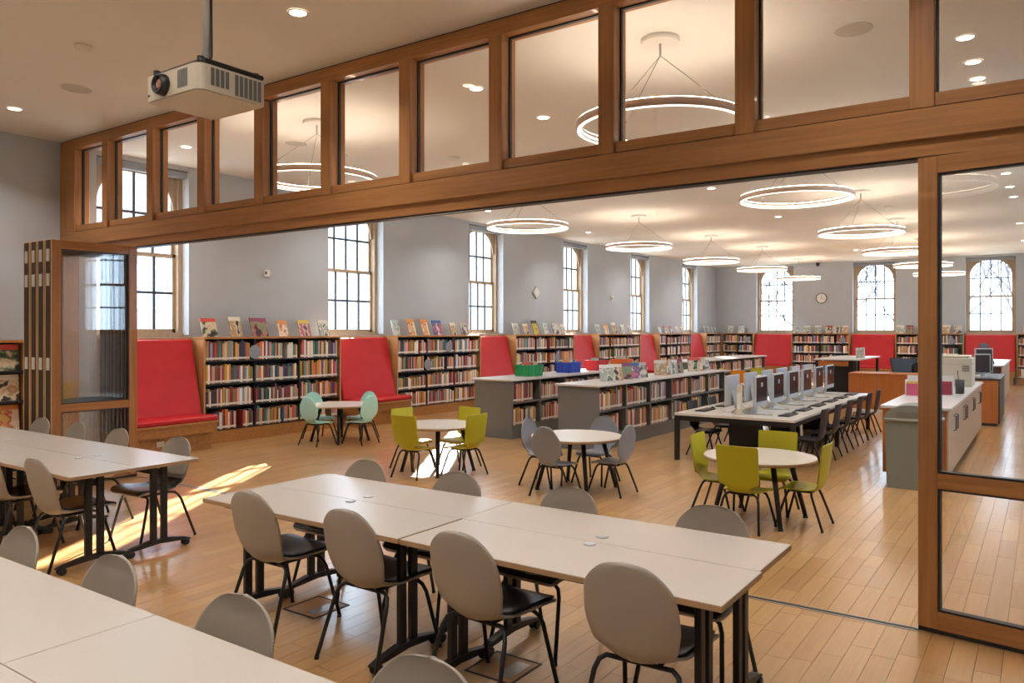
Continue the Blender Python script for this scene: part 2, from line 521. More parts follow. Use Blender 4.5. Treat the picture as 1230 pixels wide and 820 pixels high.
# ------------------------------------------------------------------ bookcases and benches along the walls
PAL = [('crimson', '8f2a2c'), ('dusty red', 'b0524a'), ('pale pink', 'd3a59d'), ('tan', 'b89468'), ('cream', 'd9cfb8'), ('white', 'e4e1da'), ('navy', '2c3a5c'),
       ('sky blue', '6f95b8'), ('teal', '3c7a78'), ('olive', '767a45'), ('mustard', 'c79a35'), ('orange', 'c9713a'), ('brown', '6b4630'), ('charcoal', '37353a'), ('grey', '8c8a88'), ('plum', '5e3a54')]
PALW = [5, 6, 5, 6, 6, 7, 4, 4, 3, 3, 5, 4, 5, 6, 5, 3]
LABELC = lin('e8e5df'); PAGEC = lin('dcd3bf')
def book_mesh(m, x, w, d, h, col, lean=0.0, M=None):
    """a book standing at x, spine towards -y at y=0, thickness w, depth d; adds spine label band"""
    b = len(m.v)
    def P(px, py, pz):
        p = Vector((px + lean * pz, py, pz))
        m.v.append(tuple(M @ p) if M is not None else tuple(p))
    for z in (0, .018, .05, h):
        P(x, 0, z); P(x + w, 0, z)
    P(x, d, 0); P(x + w, d, 0); P(x, d, h); P(x + w, d, h)
    m.col = col; m.face([b, b + 1, b + 3, b + 2]); m.face([b + 4, b + 5, b + 7, b + 6])
    m.face([b, b + 6, b + 10, b + 8]); m.face([b + 1, b + 9, b + 11, b + 7])
    m.col = LABELC; m.face([b + 2, b + 3, b + 5, b + 4])
    m.col = PAGEC; m.face([b + 6, b + 7, b + 11, b + 10])

ALLBOOKS = []   # (matrix, x, w, d, h, colour, lean, shelf word, place)
def fill_row(M, length, hmax, place, shelf, dens=0.92, wmean=.034, warm=False, d=.17):
    """rows of books starting at local x=0 along +x, with gaps"""
    x = .01
    while x < length - .05:
        run = rnd.uniform(.45, .95)
        end = min(x + run, length - .02)
        base = rnd.uniform(.72, .92) * hmax
        while x < end - .02:
            w = min(max(rnd.gauss(wmean, .012), .014), .06)
            hh = min(max(rnd.gauss(base, .018), .12), hmax - .015)
            if warm and rnd.random() < .5: ci = rnd.choice((0, 1, 2, 3, 3, 4, 12, 10))
            else: ci = rnd.choices(range(len(PAL)), PALW)[0]
            c = lin(PAL[ci][1]); k = rnd.uniform(.9, 1.4); c = tuple(min(1, q * k) for q in c)
            ALLBOOKS.append((M, x, w * .94, d, hh, c, 0.0, ci, shelf, place))
            x += w
        if rnd.random() > dens - .62:
            x += rnd.uniform(.05, .17)

def bookcase(name, Mw, L, label, place, group, zt=1.70, rows=4, signs=(), fillall=True, bays=3):
    """local: x along the case, y into the wall (0 = face), z up"""
    root = thing(name, label, 'bookcase', (0, 0, 0), 0, group)
    root.matrix_world = Mw
    D = .355
    for x0 in (0, L - .03): MB().box(x0, x0 + .03, 0, D, 0, zt - .035).build('side_panel', M_case, root)
    MB().bbox(-.005, L + .005, -.012, D + .01, zt - .035, zt, .004).build('top_board', M_casex, root)
    MB().box(.03, L - .03, D - .02, D, .2, zt - .035).build('back_panel', M_shelf, root)
    MB().box(.03, L - .03, .015, D - .02, 0, .2).build('plinth', M_casex, root)
    bw = (L - .06) / bays
    for k in range(1, bays): MB().box(.03 + bw * k - .008, .03 + bw * k + .008, .03, D - .02, .2, zt - .035).build('divider', M_shelf, root)
    rh = (zt - .035 - .2) / rows
    for r in range(rows):
        z = .2 + rh * r
        s = MB(); s.box(.03, L - .03, .012, D - .02, z, z + .022)
        so = s.build('shelf', M_shelf, root)
        for k in range(bays):
            if fillall:
                Mb = Mw @ T(.035 + bw * k + .008, .02, z + .022)
                fill_row(Mb, bw - .025, rh - .035, place, ('bottom', 'third', 'second', 'top')[r] if rows == 4 else 'shelf')
    for (sx, r) in signs:
        z = .2 + rh * r + .022
        sg = MB(); Ms = T(sx, .005, z + .125) @ Matrix.Rotation(PI / 2, 4, 'X')
        sg.lathe([(.115, 0), (.115, .006)], 24, M=Ms)
        q = sg.build('round_shelf_sign', M_greyc, root)
    return root

ORD = ['first', 'second', 'third', 'fourth', 'fifth', 'sixth', 'seventh', 'eighth', 'ninth', 'tenth']
case_spans = [(7.17, 10.03), (11.55, 14.38), (15.82, 18.73), (20.17, 23.03), (24.52, 27.40), (28.97, 30.66)]
MWL = lambda y0: Matrix(((0, -1, 0, -10.83), (1, 0, 0, y0), (0, 0, 1, 0), (0, 0, 0, 1)))   # local x -> +Y, local y -> -X
for k, (a, b) in enumerate(case_spans):
    bookcase('wall_bookcase', MWL(a), b - a,
             ['oak wall bookcase of spines behind the teal chairs', 'oak wall bookcase behind the chartreuse chairs nearest the grey island shelf',
              'oak wall bookcase below the diamond plaque on the long wall', 'oak wall bookcase behind the orange bin, fourth from the folding doors',
              'oak wall bookcase, fifth along the window wall from the folding doors', 'short oak bookcase filling the room corner by the last side window'][k],
             k, 'oak bookcases along the walls', signs=[(( .95, 3),), ((1.65, 3), (.95, 2)), ((2.0, 2),), (), (), ()][k], bays=3 if k < 5 else 2)
far_cases = [(-10.8, -9.54), (-8.06, -5.97), (-4.43, -2.30), (-0.77, 0.88)]
for k, (a, b) in enumerate(far_cases):
    Mf = T(a, 30.64, 0)
    bookcase('wall_bookcase', Mf, b - a, ['oak bookcase on the end wall beside the room corner', 'oak bookcase on the end wall below the round clock',
             'oak bookcase on the end wall between two arched windows behind the staff desk', 'oak bookcase on the end wall beyond the white-topped desk'][k], 10 + k,
             'oak bookcases along the walls', signs=[((1.0, 3),), ((1.85, 3),), ((1.75, 3),), ()][k], bays=2)

def bench(Mw, L, label, group='red window benches'):
    root = thing('window_bench', label, 'bench', group=group); root.matrix_world = Mw
    W = L
    b = MB(); b.box(.005, W - .005, -.42, .35, .26, .43); b.box(.06, W - .06, -.34, .35, 0, .26)
    b.build('base', M_casex, root)
    MB().bbox(.0, W, -.47, .02, .40, .435, .004).build('seat_board', M_casex, root)
    MB().bbox(.008, W - .008, -.46, -.0, .437, .515, .02).build('seat_cushion', M_red, root)
    Mb = T(0, -.03, .50) @ Matrix.Rotation(-math.atan2(.26, 1.18), 4, 'X')
    MB().bbox(.008, W - .008, 0, .07, 0.0, 1.195, .02, M=Mb).build('back_cushion', M_red, root)
    MB().box(0, W, .31, .365, .43, 1.69).build('back_board', M_case, root)
    for x0 in (0.0,):
        pass
    return root
for k, (a, b) in enumerate(WIN_Y):
    bench(MWL(a + .02), b - a - .04, ['red cushioned bench below the window behind the folded glass doors', 'red cushioned bench beside the teal chairs', 'red cushioned bench behind the first grey island shelf',
          'red cushioned bench below the window behind the red bin', 'red cushioned bench below the window behind the island display books', 'red cushioned bench below the last window of the long wall'][k])
for k, (a, b) in enumerate(WIN_X):
    bench(T(a + .0, 30.64, 0), b - a, ['red cushioned bench below the end-wall window nearest the room corner', 'red cushioned bench below the middle end-wall window', 'red cushioned bench below the end-wall window seen through the door glass'][k])

# magazine rack with face-out picture books by the folding doors
def cover_mat(i, cols):
    m = mat('cover_%d' % i, cols[0], 0.35)
    nt = m.node_tree; N = nt.nodes; L = nt.links; b = N['Principled BSDF']
    tc = N.new('ShaderNodeTexCoord'); oi = N.new('ShaderNodeObjectInfo'); ad = N.new('ShaderNodeVectorMath'); nz = N.new('ShaderNodeTexNoise'); cr = N.new('ShaderNodeValToRGB')
    sp = N.new('ShaderNodeSeparateXYZ'); gt = N.new('ShaderNodeMath'); mx = N.new('ShaderNodeMix'); mx.data_type = 'RGBA'
    ad.operation = 'ADD'; gt.operation = 'GREATER_THAN'; gt.inputs[1].default_value = .8
    nz.inputs['Scale'].default_value = 2.6; nz.inputs['Detail'].default_value = 2
    L.new(tc.outputs['Generated'], ad.inputs[0]); L.new(oi.outputs['Random'], ad.inputs[1]); L.new(ad.outputs[0], nz.inputs['Vector'])
    e = cr.color_ramp.elements; cr.color_ramp.interpolation = 'LINEAR'
    e[0].position = 0; e[0].color = (*lin(cols[0]), 1); e[1].position = .44; e[1].color = (*lin(cols[1]), 1)
    q = e.new(.54); q.color = (*lin(cols[2]), 1); q = e.new(.62); q.color = (*lin(cols[3]), 1)
    L.new(nz.outputs['Fac'], cr.inputs['Fac']); L.new(tc.outputs['Generated'], sp.inputs[0]); L.new(sp.outputs['Z'], gt.inputs[0])
    L.new(gt.outputs[0], mx.inputs['Factor']); L.new(cr.outputs['Color'], mx.inputs['A']); mx.inputs['B'].default_value = (*lin(cols[4]), 1)
    L.new(mx.outputs['Result'], b.inputs['Base Color'])
    return m
COVERS = [('red-green', cover_mat(0, ('c5443c', 'd9cdb4', '4f6b4a', '2b2a2c', 'd2534a'))), ('cream', cover_mat(1, ('e2dac6', 'b58e62', 'e2dac6', '3f3a35', 'e6e0d0'))),
          ('plum-green', cover_mat(2, ('5a3550', '7a9a77', 'b9655f', '413043', '8e4a6b'))), ('orange', cover_mat(3, ('d98a4a', 'efe3cc', 'c4553c', 'e5c27b', 'e39a55'))),
          ('yellow', cover_mat(4, ('d9b945', 'b55c8c', 'ead9a0', '6a4a7d', 'e0c85f'))), ('white', cover_mat(5, ('e6e3dc', '9aa39a', 'e6e3dc', '6d7a6e', 'dfe0da'))),
          ('pale teal', cover_mat(6, ('a9c2bd', 'd8dad2', '6f8f90', 'e1e0d6', 'b7ccc7'))), ('blue-pink', cover_mat(7, ('4b7fae', 'c46a8a', '2f4d77', 'e3c9cf', '386aa0'))),
          ('black-yellow', cover_mat(8, ('2b2b28', 'd8c33f', '55564a', 'e3d66a', '33322c'))), ('grey', cover_mat(9, ('a7a49d', 'd2cec5', '7c7a78', '544f4c', 'bdb9b1')))]
def cover_parts(ci, w, h, t=.016):
    c = MB(); c.box(-w / 2, w / 2, 0, .003, 0, h); c.box(-w / 2, w / 2, t - .003, t, 0, h); c.box(-w / 2, -w / 2 + .003, .003, t - .003, 0, h)
    p = MB(); p.box(-w / 2 + .003, w / 2 - .004, .003, t - .003, .004, h - .004)
    return [('cover', c.mesh('cover', COVERS[ci][1]), None), ('page_block', p.mesh('page_block', M_beige), None)]
CP = {}
def display_book(ci, w, h, M, lean, label, group):
    key = (ci, w, h)
    if key not in CP: CP[key] = cover_parts(ci, w, h)
    root = spawn(CP[key], 'display_book', label, 'book', (0, 0, 0), 0, group)
    root.matrix_world = M @ Matrix.Rotation(-lean, 4, 'X')
    return root
M_stand = glass_mat('acrylic_stand')
rack = thing('picture_book_rack', 'oak and black rack of face-out picture books beside the folded doors', 'bookcase'); rack.matrix_world = MWL(1.95)
RL = 2.68
for x0 in (0, RL - .03): MB().box(x0, x0 + .03, 0, .35, 0, 1.645).build('side_panel', M_case, rack)
MB().bbox(0, RL, -.012, .36, 1.645, 1.68, .004).build('top_board', M_casex, rack)
MB().box(.03, RL - .03, .33, .35, .1, 1.645).build('back_panel', M_shelf, rack)
MB().box(.03, RL - .03, .02, .33, 0, .1).build('plinth', M_shelf, rack)
for k in range(1, 5): MB().box(RL * k / 5 - .012, RL * k / 5 + .012, .02, .33, .1, 1.645).build('divider', M_shelf, rack)
for r in range(4): MB().box(.03, RL - .03, .01, .33, .1 + .386 * r, .13 + .386 * r).build('shelf', M_shelf, rack)
for k in range(5):
    for r in range(1, 4):
        ci = [0, 3, 4, 9, 1, 0, 4, 3, 0, 8, 7, 5, 3, 1, 0][(k * 3 + r) % 15]
        if k == 4: ci = {3: 0, 2: 1, 1: 3}[r]
        display_book(ci, .40, .335, MWL(1.95) @ T(RL * (k + .5) / 5, .06, .132 + .386 * r), .12,
                     '%s face-out picture book, %s shelf, %s rack bay from the folded doors' % (COVERS[ci][0], ('', 'third', 'second', 'top')[r], ORD[4 - k]), 'face-out picture books on the rack')

# display books standing on the bookcase tops
disp = {0: [(.18, 0, .27, .31), (.67, 1, .22, .34), (1.13, 2, .33, .33), (1.62, 3, .2, .29), (2.10, 4, .26, .30), (2.55, 5, .23, .31)],
        1: [(.1, 6, .2, .33), (.58, 3, .22, .36), (1.0, 3, .22, .36), (1.42, 7, .3, .34), (1.95, 1, .2, .29), (2.35, 9, .25, .29)],
        2: [(.2, 5, .24, .3), (.65, 1, .22, .29), (1.1, 8, .25, .38), (1.6, 6, .24, .32), (2.1, 9, .28, .32), (2.5, 5, .2, .28)],
        3: [(.2, 5, .24, .3), (.7, 3, .25, .31), (1.25, 1, .25, .36), (1.8, 5, .25, .3), (2.3, 5, .24, .27)],
        4: [(.3, 6, .2, .25), (.8, 0, .2, .27), (1.3, 0, .2, .27), (1.8, 5, .2, .25), (2.3, 1, .2, .25)],
        5: [(.2, 9, .22, .3), (.55, 5, .2, .28), (.95, 6, .22, .26), (1.3, 5, .22, .24)]}
CASEWORD = ['bookcase behind the teal chairs', 'bookcase behind the chartreuse chairs', 'bookcase below the diamond plaque', 'bookcase behind the orange bin', 'fifth bookcase of the window wall', 'bookcase in the room corner']
for k, L_ in disp.items():
    a = case_spans[k][0]
    for n_, (x, ci, w, h) in enumerate(L_):
        display_book(ci, w, h, MWL(a) @ T(x, .08, 1.702), .30, '%s picture book, %s in the row on the %s' % (COVERS[ci][0], ORD[n_], CASEWORD[k]), 'picture books propped on the wall bookcases')
for k, xs in {1: [(.15, 6), (.55, 5), (.95, 5), (1.35, 0), (1.62, 9), (1.92, 1)], 2: [(.15, 5), (.45, 2), (.85, 3), (1.6, 1), (1.95, 9)], 0: [(.3, 5), (.75, 6)], 3: [(.25, 9), (.7, 3)]}.items():
    for n_, (x, ci) in enumerate(xs):
        display_book(ci, .24, .3, T(far_cases[k][0] + x, 30.72, 1.702), .25, '%s picture book, %s in the row on end-wall bookcase %s' % (COVERS[ci][0], ORD[n_], ['beside the corner', 'below the clock', 'behind the staff desk', 'beyond the white-topped desk'][k]), 'picture books propped on the wall bookcases')

# ------------------------------------------------------------------ grey island shelves
def island(x0, x1, y0, y1, label, place, bays, zt=.99, books=True):
    root = thing('island_shelf', label, 'bookshelf', (0, 0, 0), 0, 'grey island shelves with pale tops')
    MB().bbox(x0 - .04, x1 + .05, y0 - .05, y1 + .05, zt - .03, zt, .005).build('counter_top', M_slab, root)
    for (a, b) in ((y0, y0 + .03), (y1 - .03, y1)): MB().box(x0, x1, a, b, 0, zt - .03).build('end_panel', M_unit, root)
    MB().box(x0 + .02, x1 - .01, y0 + .03, y1 - .03, 0, .19).build('plinth', M_unit, root)
    xm = x1 - .30
    MB().box(xm - .02, xm, y0 + .03, y1 - .03, .19, zt - .03).build('back_panel', M_shelf, root)
    bw = (y1 - y0 - .06) / bays
    for k in range(1, bays): MB().box(x0 + .01, x1 - .004, y0 + .03 + bw * k - .02, y0 + .03 + bw * k + .02, .19, zt - .03).build('divider', M_unit, root)
    rh = (zt - .03 - .19) / 2
    for r in range(2):
        z = .19 + rh * r
        MB().box(x0 + .01, x1 - .006, y0 + .03, y1 - .03, z, z + .03).build('shelf', M_unit, root)
        for k in range(bays):
            # local x -> +Y, local y -> -X
            Mb = Matrix(((0, -1, 0, x1 - .03), (1, 0, 0, y0 + .055 + bw * k), (0, 0, 1, z + .03), (0, 0, 0, 1)))
            fill_row(Mb, bw - .1 if rnd.random() < .5 else bw - .22, rh - .05, place, 'top' if r else 'bottom', dens=1.4, wmean=.03, warm=True)
    return root
island(-8.02, -7.24, 10.47, 15.6, 'grey island shelf carrying the green, blue and red bins', 20, 6)
island(-6.14, -5.44, 10.12, 15.6, 'grey island shelf facing the computer table, display books on its top', 21, 6)
island(-8.35, -7.55, 19.2, 25.5, 'grey island shelf standing beyond the others near the room corner', 22, 6)

def open_bin(col, name, label, x, y, z, w, d, h, rz=0):
    root = thing(name, label, 'bin', (x, y, z), rz, 'coloured book bins on the island shelf')
    m = mat('bin_' + name, col, .4)
    b = MB(); t = .008; k = .02
    for (q0, q1, r0, r1) in ((-w / 2, w / 2, -d / 2, -d / 2 + t), (-w / 2, w / 2, d / 2 - t, d / 2), (-w / 2, -w / 2 + t, -d / 2, d / 2), (w / 2 - t, w / 2, -d / 2, d / 2)):
        b.box(q0, q1, r0, r1, 0, h)
    b.box(-w / 2, w / 2, -d / 2, d / 2, 0, t)
    b.build('body', m, root)
    rmb = MB(); e = .014
    for (q0, q1, r0, r1) in ((-w / 2 - e, w / 2 + e, -d / 2 - e, -d / 2), (-w / 2 - e, w / 2 + e, d / 2, d / 2 + e), (-w / 2 - e, -w / 2, -d / 2, d / 2), (w / 2, w / 2 + e, -d / 2, d / 2)):
        rmb.box(q0, q1, r0, r1, h - .03, h)
    rmb.build('rim', m, root)
    for s in (-1, 0, 1):
        MB().box(w / 2, w / 2 + .008, s * d * .3 - .008, s * d * .3 + .008, 0, h - .03).build('rib', m, root)
        MB().box(s * w * .3 - .008, s * w * .3 + .008, -d / 2 - .008, -d / 2, 0, h - .03).build('rib', m, root)
    return root
bins = [('1f9a57', 'book_bin', 'green plastic book bin on the grey island shelf', -7.62, 11.55, .3, .36), ('2447b8', 'book_bin', 'blue plastic book bin on the grey island shelf', -7.62, 12.95, .3, .36),
        ('d8262c', 'book_bin', 'red plastic book bin on the grey island shelf', -7.62, 14.1, .3, .38), ('e9701c', 'book_bin', 'orange plastic book bin on the grey island shelf', -7.55, 15.1, .3, .38)]
for i, (c, nme, lb, x, y, w, d) in enumerate(bins):
    o = open_bin(c, nme, lb, x, y, .99, .30, .44, .20)
    MATS.pop('bin_' + nme)
    for k in range(4):
        ci = (i * 3 + k * 2) % 10
        display_book(ci, .18, .24, T(x, y - .12 + .075 * k, 1.0) @ RZ(0), .12, '%s picture book standing in the %s bin' % (COVERS[ci][0], lb.split()[0]), 'picture books in the bins')
# display books on the second island
BOOKPOS = ['by the grey end panel'] * 5 + ['in the middle cluster'] * 5 + ['in the cluster farthest from the chairs'] * 5
for i, (y, ci, lean) in enumerate(((10.95, 5, .3), (11.25, 1, .3), (11.6, 2, .3), (11.9, 7, .3), (12.2, 9, .35), (13.0, 1, .08), (13.08, 3, .08), (13.3, 9, .3), (13.55, 5, .3), (13.8, 2, .3), (14.6, 0, .12), (14.68, 0, .12), (14.8, 3, .3), (15.0, 9, .3), (15.2, 5, .3))):
    display_book(ci, .24, .27, Matrix.Translation((-5.72, y, .997)) @ RZ(PI / 2 * .55), lean, '%s picture book on the computer-side island top, %s' % (COVERS[ci][0], BOOKPOS[i]), 'picture books displayed on the island shelf')

# ------------------------------------------------------------------ shelved books: the largest in view singly, the rest joined
cand = []
for i, (M, x, w, d, h, c, le, ci, shelf, place) in enumerate(ALLBOOKS):
    p0 = project(M @ Vector((x, 0, 0))); p1 = project(M @ Vector((x + w, 0, h)))
    if place == 0 and p0 and p1:
        cand.append((abs((p1[0] - p0[0]) * (p1[1] - p0[1])), i))
single = set(i for s, i in sorted(cand, reverse=True)[:215])
mass = MB()
for i, (M, x, w, d, h, c, le, ci, shelf, place) in enumerate(ALLBOOKS):
    if i in single:
        q = MB(); book_mesh(q, 0, w, d, h, c)
        o = q.build('shelved_book', M_book); o.matrix_world = M @ T(x, 0, 0.0005)
        tag(o, '%s %s book, %s shelf, %s bay of the bookcase behind the teal chairs' % ('thick' if w > .042 else 'slim' if w < .024 else 'medium', PAL[ci][0], shelf, ('first', 'middle', 'last')[min(2, int((M.translation.y - 7.17) / .93))]), 'book', 'books in the bookcase behind the teal chairs')
    else:
        book_mesh(mass, x, w, d, h, c, M=M @ T(0, 0, .0005))
o = mass.build('shelved_books', M_book); o['kind'] = 'stuff'; tag(o, 'rows of shelved book spines filling the farther bookcases and island shelves', 'books')

# ------------------------------------------------------------------ chairs
def shell_mesh(name, mats, prof, width, dish, t=.012, n=28, m=11, rng=(0, 1), off=0.0):
    """bent shell: prof(t)->(y,z), width(t)->half width, dish(t)->side lift; y forward"""
    mb = MB(); mb.smooth = True
    ts = [rng[0] + (rng[1] - rng[0]) * (.5 - .5 * math.cos(PI * i / n)) * .75 + (rng[1] - rng[0]) * .25 * i / n for i in range(n + 1)]
    for side in (0, 1):
        for tt in ts:
            y, z = prof(tt); e = 1e-3
            y2, z2 = prof(min(1, tt + e)); y1, z1 = prof(max(0, tt - e))
            ty, tz = y2 - y1, z2 - z1; L = math.hypot(ty, tz) or 1; ny, nz = tz / L, -ty / L     # normal to the sitter's side
            hw = width(tt); dd = dish(tt)
            for k in range(m + 1):
                s = -1 + 2 * k / m
                s = math.sin(s * PI / 2)
                o_ = dd * s * s + off - (t if side else 0)
                mb.v.append((s * hw, y + ny * o_, z + nz * o_))
    W = m + 1; S = (n + 1) * W
    for i in range(n):
        for k in range(m):
            a = i * W + k
            mb.face([a, a + 1, a + W + 1, a + W]); mb.face([S + a, S + a + W, S + a + W + 1, S + a + 1])
    for i in range(n):
        for k in (0, m):
            a = i * W + k; q = [a, a + W, S + a + W, S + a]
            mb.face(q if k == 0 else q[::-1])
    for k in range(m):
        for i in (0, n):
            a = i * W + k; q = [a, S + a, S + a + 1, a + 1]
            mb.face(q if i == 0 else q[::-1])
    return mb.mesh(name, mats)

def spline(pts):
    """Catmull-Rom through 2-D points, parameter 0..1"""
    P = [Vector(p) for p in pts]; n = len(P) - 1
    def f(t):
        t = max(0, min(1, t)) * n; i = min(int(t), n - 1); u = t - i
        p0, p1, p2, p3 = P[max(i - 1, 0)], P[i], P[i + 1], P[min(i + 2, n)]
        q = 0.5 * ((2 * p1) + (p2 - p0) * u + (2 * p0 - 5 * p1 + 4 * p2 - p3) * u * u + (3 * p1 - p0 - 3 * p2 + p3) * u ** 3)
        return q.x, q.y
    return f
def interp(pts):
    def f(t):
        for (a, va), (b, vb) in zip(pts, pts[1:]):
            if t <= b:
                u = (t - a) / (b - a); u = u * u * (3 - 2 * u)
                return va + (vb - va) * u
        return pts[-1][1]
    return f
def roundcap(f, t0, t1, r0=.5):
    """round the outline near both ends"""
    def g(t):
        w = f(t)
        if t > t1: w *= math.sqrt(max(0, 1 - ((t - t1) / (1 - t1)) ** 2.3)) * .97 + .03
        if t < t0: w *= .80 + .20 * math.sqrt(max(0, 1 - ((t0 - t) / t0) ** 2))
        return w
    return g

def leg_tube(pts, r=.0115):
    return MB().tube(pts, r, 8)
def chair_parts(kind, M_s, s=1.0):
    P = []
    if kind == 'adult':
        pr = spline([(.245, .425), (.21, .443), (.09, .436), (-.05, .418), (-.15, .415), (-.205, .462), (-.232, .56), (-.255, .67), (-.272, .77), (-.280, .85)])
        wd = roundcap(interp([(0, .225), (.16, .24), (.34, .205), (.47, .160), (.57, .192), (.70, .213), (.84, .208), (1, .19)]), .12, .76)
        ds = interp([(0, .0), (.25, .02), (.5, .05), (.75, .04), (1, .015)])
        P.append(('shell', shell_mesh('shell', M_s, pr, wd, ds, .013, 34), None))
        P.append(('seat_pad', shell_mesh('seat_pad', M_pad, pr, lambda t: wd(t) * .93, ds, .010, 24, rng=(.03, .60), off=.0125), None))
        zs, fx, fy, ry = .395, .225, .24, -.27; tx, tf, tr = .15, .13, -.12
    else:
        h = .77
        pr = spline([(.185, .335), (.15, .355), (.05, .352), (-.06, .345), (-.135, .352), (-.172, .40), (-.185, .46), (-.20, .56), (-.212, .66), (-.222, .77)])
        if kind == 'oval':
            wd = roundcap(interp([(0, .17), (.18, .195), (.38, .16), (.47, .105), (.54, .115), (.72, .198), (.86, .198), (1, .17)]), .2, .74)
        else:
            wd0 = interp([(0, .185), (.2, .20), (.40, .17), (.47, .105), (.53, .115), (.575, .175), (.64, .19), (1, .196)])
            wd = lambda t: wd0(t) * (1 if t < .97 else 1 - .06 * ((t - .97) / .03) ** 2) * (1 if t > .05 else .93 + 1.4 * t)
        ds = interp([(0, .0), (.25, .012), (.5, .02), (.75, .022), (1, .018)])
        P.append(('shell', shell_mesh('shell', M_s, pr, wd, ds, .012, 34), None))
        zs, fx, fy, ry = .325, .205, .20, -.21; tx, tf, tr = .12, .10, -.09
    for sx in (-1, 1):
        for (ty, gy) in ((tf, fy), (tr, ry)):
            q = leg_tube([(sx * tx * .55, ty, zs - .005), (sx * tx, ty + (gy - ty) * .05, zs), (sx * (tx + .03), ty + (gy - ty) * .12, zs - .02), (sx * (tx + .045), ty + (gy - ty) * .25, zs - .06), (sx * fx, gy, .012)])
            li = len(P); P.append(('leg', q.mesh('leg', M_black), None))
            P.append(('foot_glide', MB().lathe([(.013, 0), (.013, .014)], 10, c=(sx * fx, gy, 0)).mesh('foot_glide', M_black), li))
    P.append(('under_frame', MB().tube([(-tx * .55, tf, zs - .005), (-tx * .55, tr, zs - .005), (tx * .55, tr, zs - .005), (tx * .55, tf, zs - .005)], .011, 8, closed=True).mesh('under_frame', M_black), None))
    return P
CH = {'adult': chair_parts('adult', M_shell), 'teal': chair_parts('oval', M_teal), 'grey': chair_parts('oval', M_greyc), 'lime': chair_parts('square', M_lime), 'navy': chair_parts('square', M_navy), 'orange': chair_parts('square', M_orange)}

# ------------------------------------------------------------------ flip-top tables and their chairs
TL, TD, TZ = 1.675, .515, .74
def table_parts():
    P = []
    t = MB(); t.box(0, TL, 0, TD, TZ - .026, TZ - .003)
    ti = 0; P.append(('table_top', t.mesh('table_top', M_edge), None))
    P.append(('laminate', MB().box(.001, TL - .001, .001, TD - .001, TZ - .003, TZ).mesh('laminate', M_top), 0))
    for sx in (.17, TL - .17):
        for dy in (-.045, .045):
            P.append(('post', MB().bbox(sx - .016, sx + .016, TD / 2 + dy - .026, TD / 2 + dy + .026, .07, TZ - .05, .004).mesh('post', M_black), None))
        f = MB(); f.prism([(-.02, .055), (.04, .075), (TD / 2 - .08, .10), (TD / 2 + .08, .10), (TD - .04, .075), (TD + .02, .055), (TD + .02, .045), (TD / 2, .065), (-.02, .045)], sx - .022, sx + .022, 'x')
        fi = len(P); P.append(('foot_bar', f.mesh('foot_bar', M_black), None))
        for yy in (.02, TD - .02):
            c = MB(); Mc = T(sx - .03, yy, .028) @ Matrix.Rotation(PI / 2, 4, 'Y')
            c.lathe([(.022, 0), (.028, .006), (.028, .018), (.022, .024)], 14, M=Mc); c.lathe([(.022, .036), (.028, .042), (.028, .054), (.022, .06)], 14, M=Mc)
            c.box(sx - .014, sx + .014, yy - .014, yy + .014, .03, .06)
            P.append(('caster', c.mesh('caster', M_black), fi))
        b = MB(); b.box(sx - .03, sx + .03, .06, TD - .06, TZ - .052, TZ - .026)
        P.append(('bracket', b.mesh('bracket', M_black), None))
    P.append(('crossbar', MB().box(.17, TL - .17, TD / 2 - .015, TD / 2 + .015, TZ - .12, TZ - .07).mesh('crossbar', M_black), None))
    return P
TP = table_parts()
GRO = MB().lathe([(.032, 0), (.032, .003), (.027, .005), (.020, .005)], 20).mesh('grommet', M_silver)
def table_set(x1, y0, cols, names, word, jog=0.0):
    for c in range(cols):
        for r in (0, 1):
            x = x1 - (c + 1) * (TL + .003)
            y = y0 + r * (TD + .003)
            lab = '%s flip-top table from open end, %s row, %s' % (ORD[c], ('near', 'bookshelf-side')[r], word)
            t = spawn(TP, 'flip_top_table', lab, 'table', (x + (jog if r == 0 and c == 0 else 0), y, 0), 0, 'white flip-top tables')
            g_ = put('grommet', GRO, t); g_.location = (TL / 2, TD - .045 if r == 0 else .105, TZ)
def chairs_at(xs, y, rz, word, jit=True):
    for i, x in enumerate(xs):
        spawn(CH['adult'], 'shell_chair', '%s shell chair %s' % (ORD[i], word), 'chair', (x, y + rnd.uniform(-.02, .02), 0), rz + rnd.uniform(-.05, .05), 'taupe shell chairs')
table_set(-1.03, 2.895, 2, '', 'middle group', .012)
table_set(-5.78, 2.755, 3, '', 'group by the folded doors')
table_set(-1.05, .575, 2, '', 'group cut by the frame bottom')
chairs_at([-1.42, -2.27, -3.06, -3.88], 3.12, 0, 'turning its back at the middle tables, counted from the glass door')
chairs_at([-1.48, -2.38, -3.23, -4.09], 3.78, PI, 'across the middle tables on their bookshelf side, from the glass door')
chairs_at([-1.46, -2.36, -3.22, -4.07], 1.45, PI, 'peeking over the tables cut by the frame bottom')
chairs_at([-6.38, -7.41, -8.26, -9.0], 3.73, PI, 'from the open end, between tables and the folded doors')
chairs_at([-6.22, -7.08, -7.95], 2.98, 0, 'from the open end, turning its back at tables by folded doors')

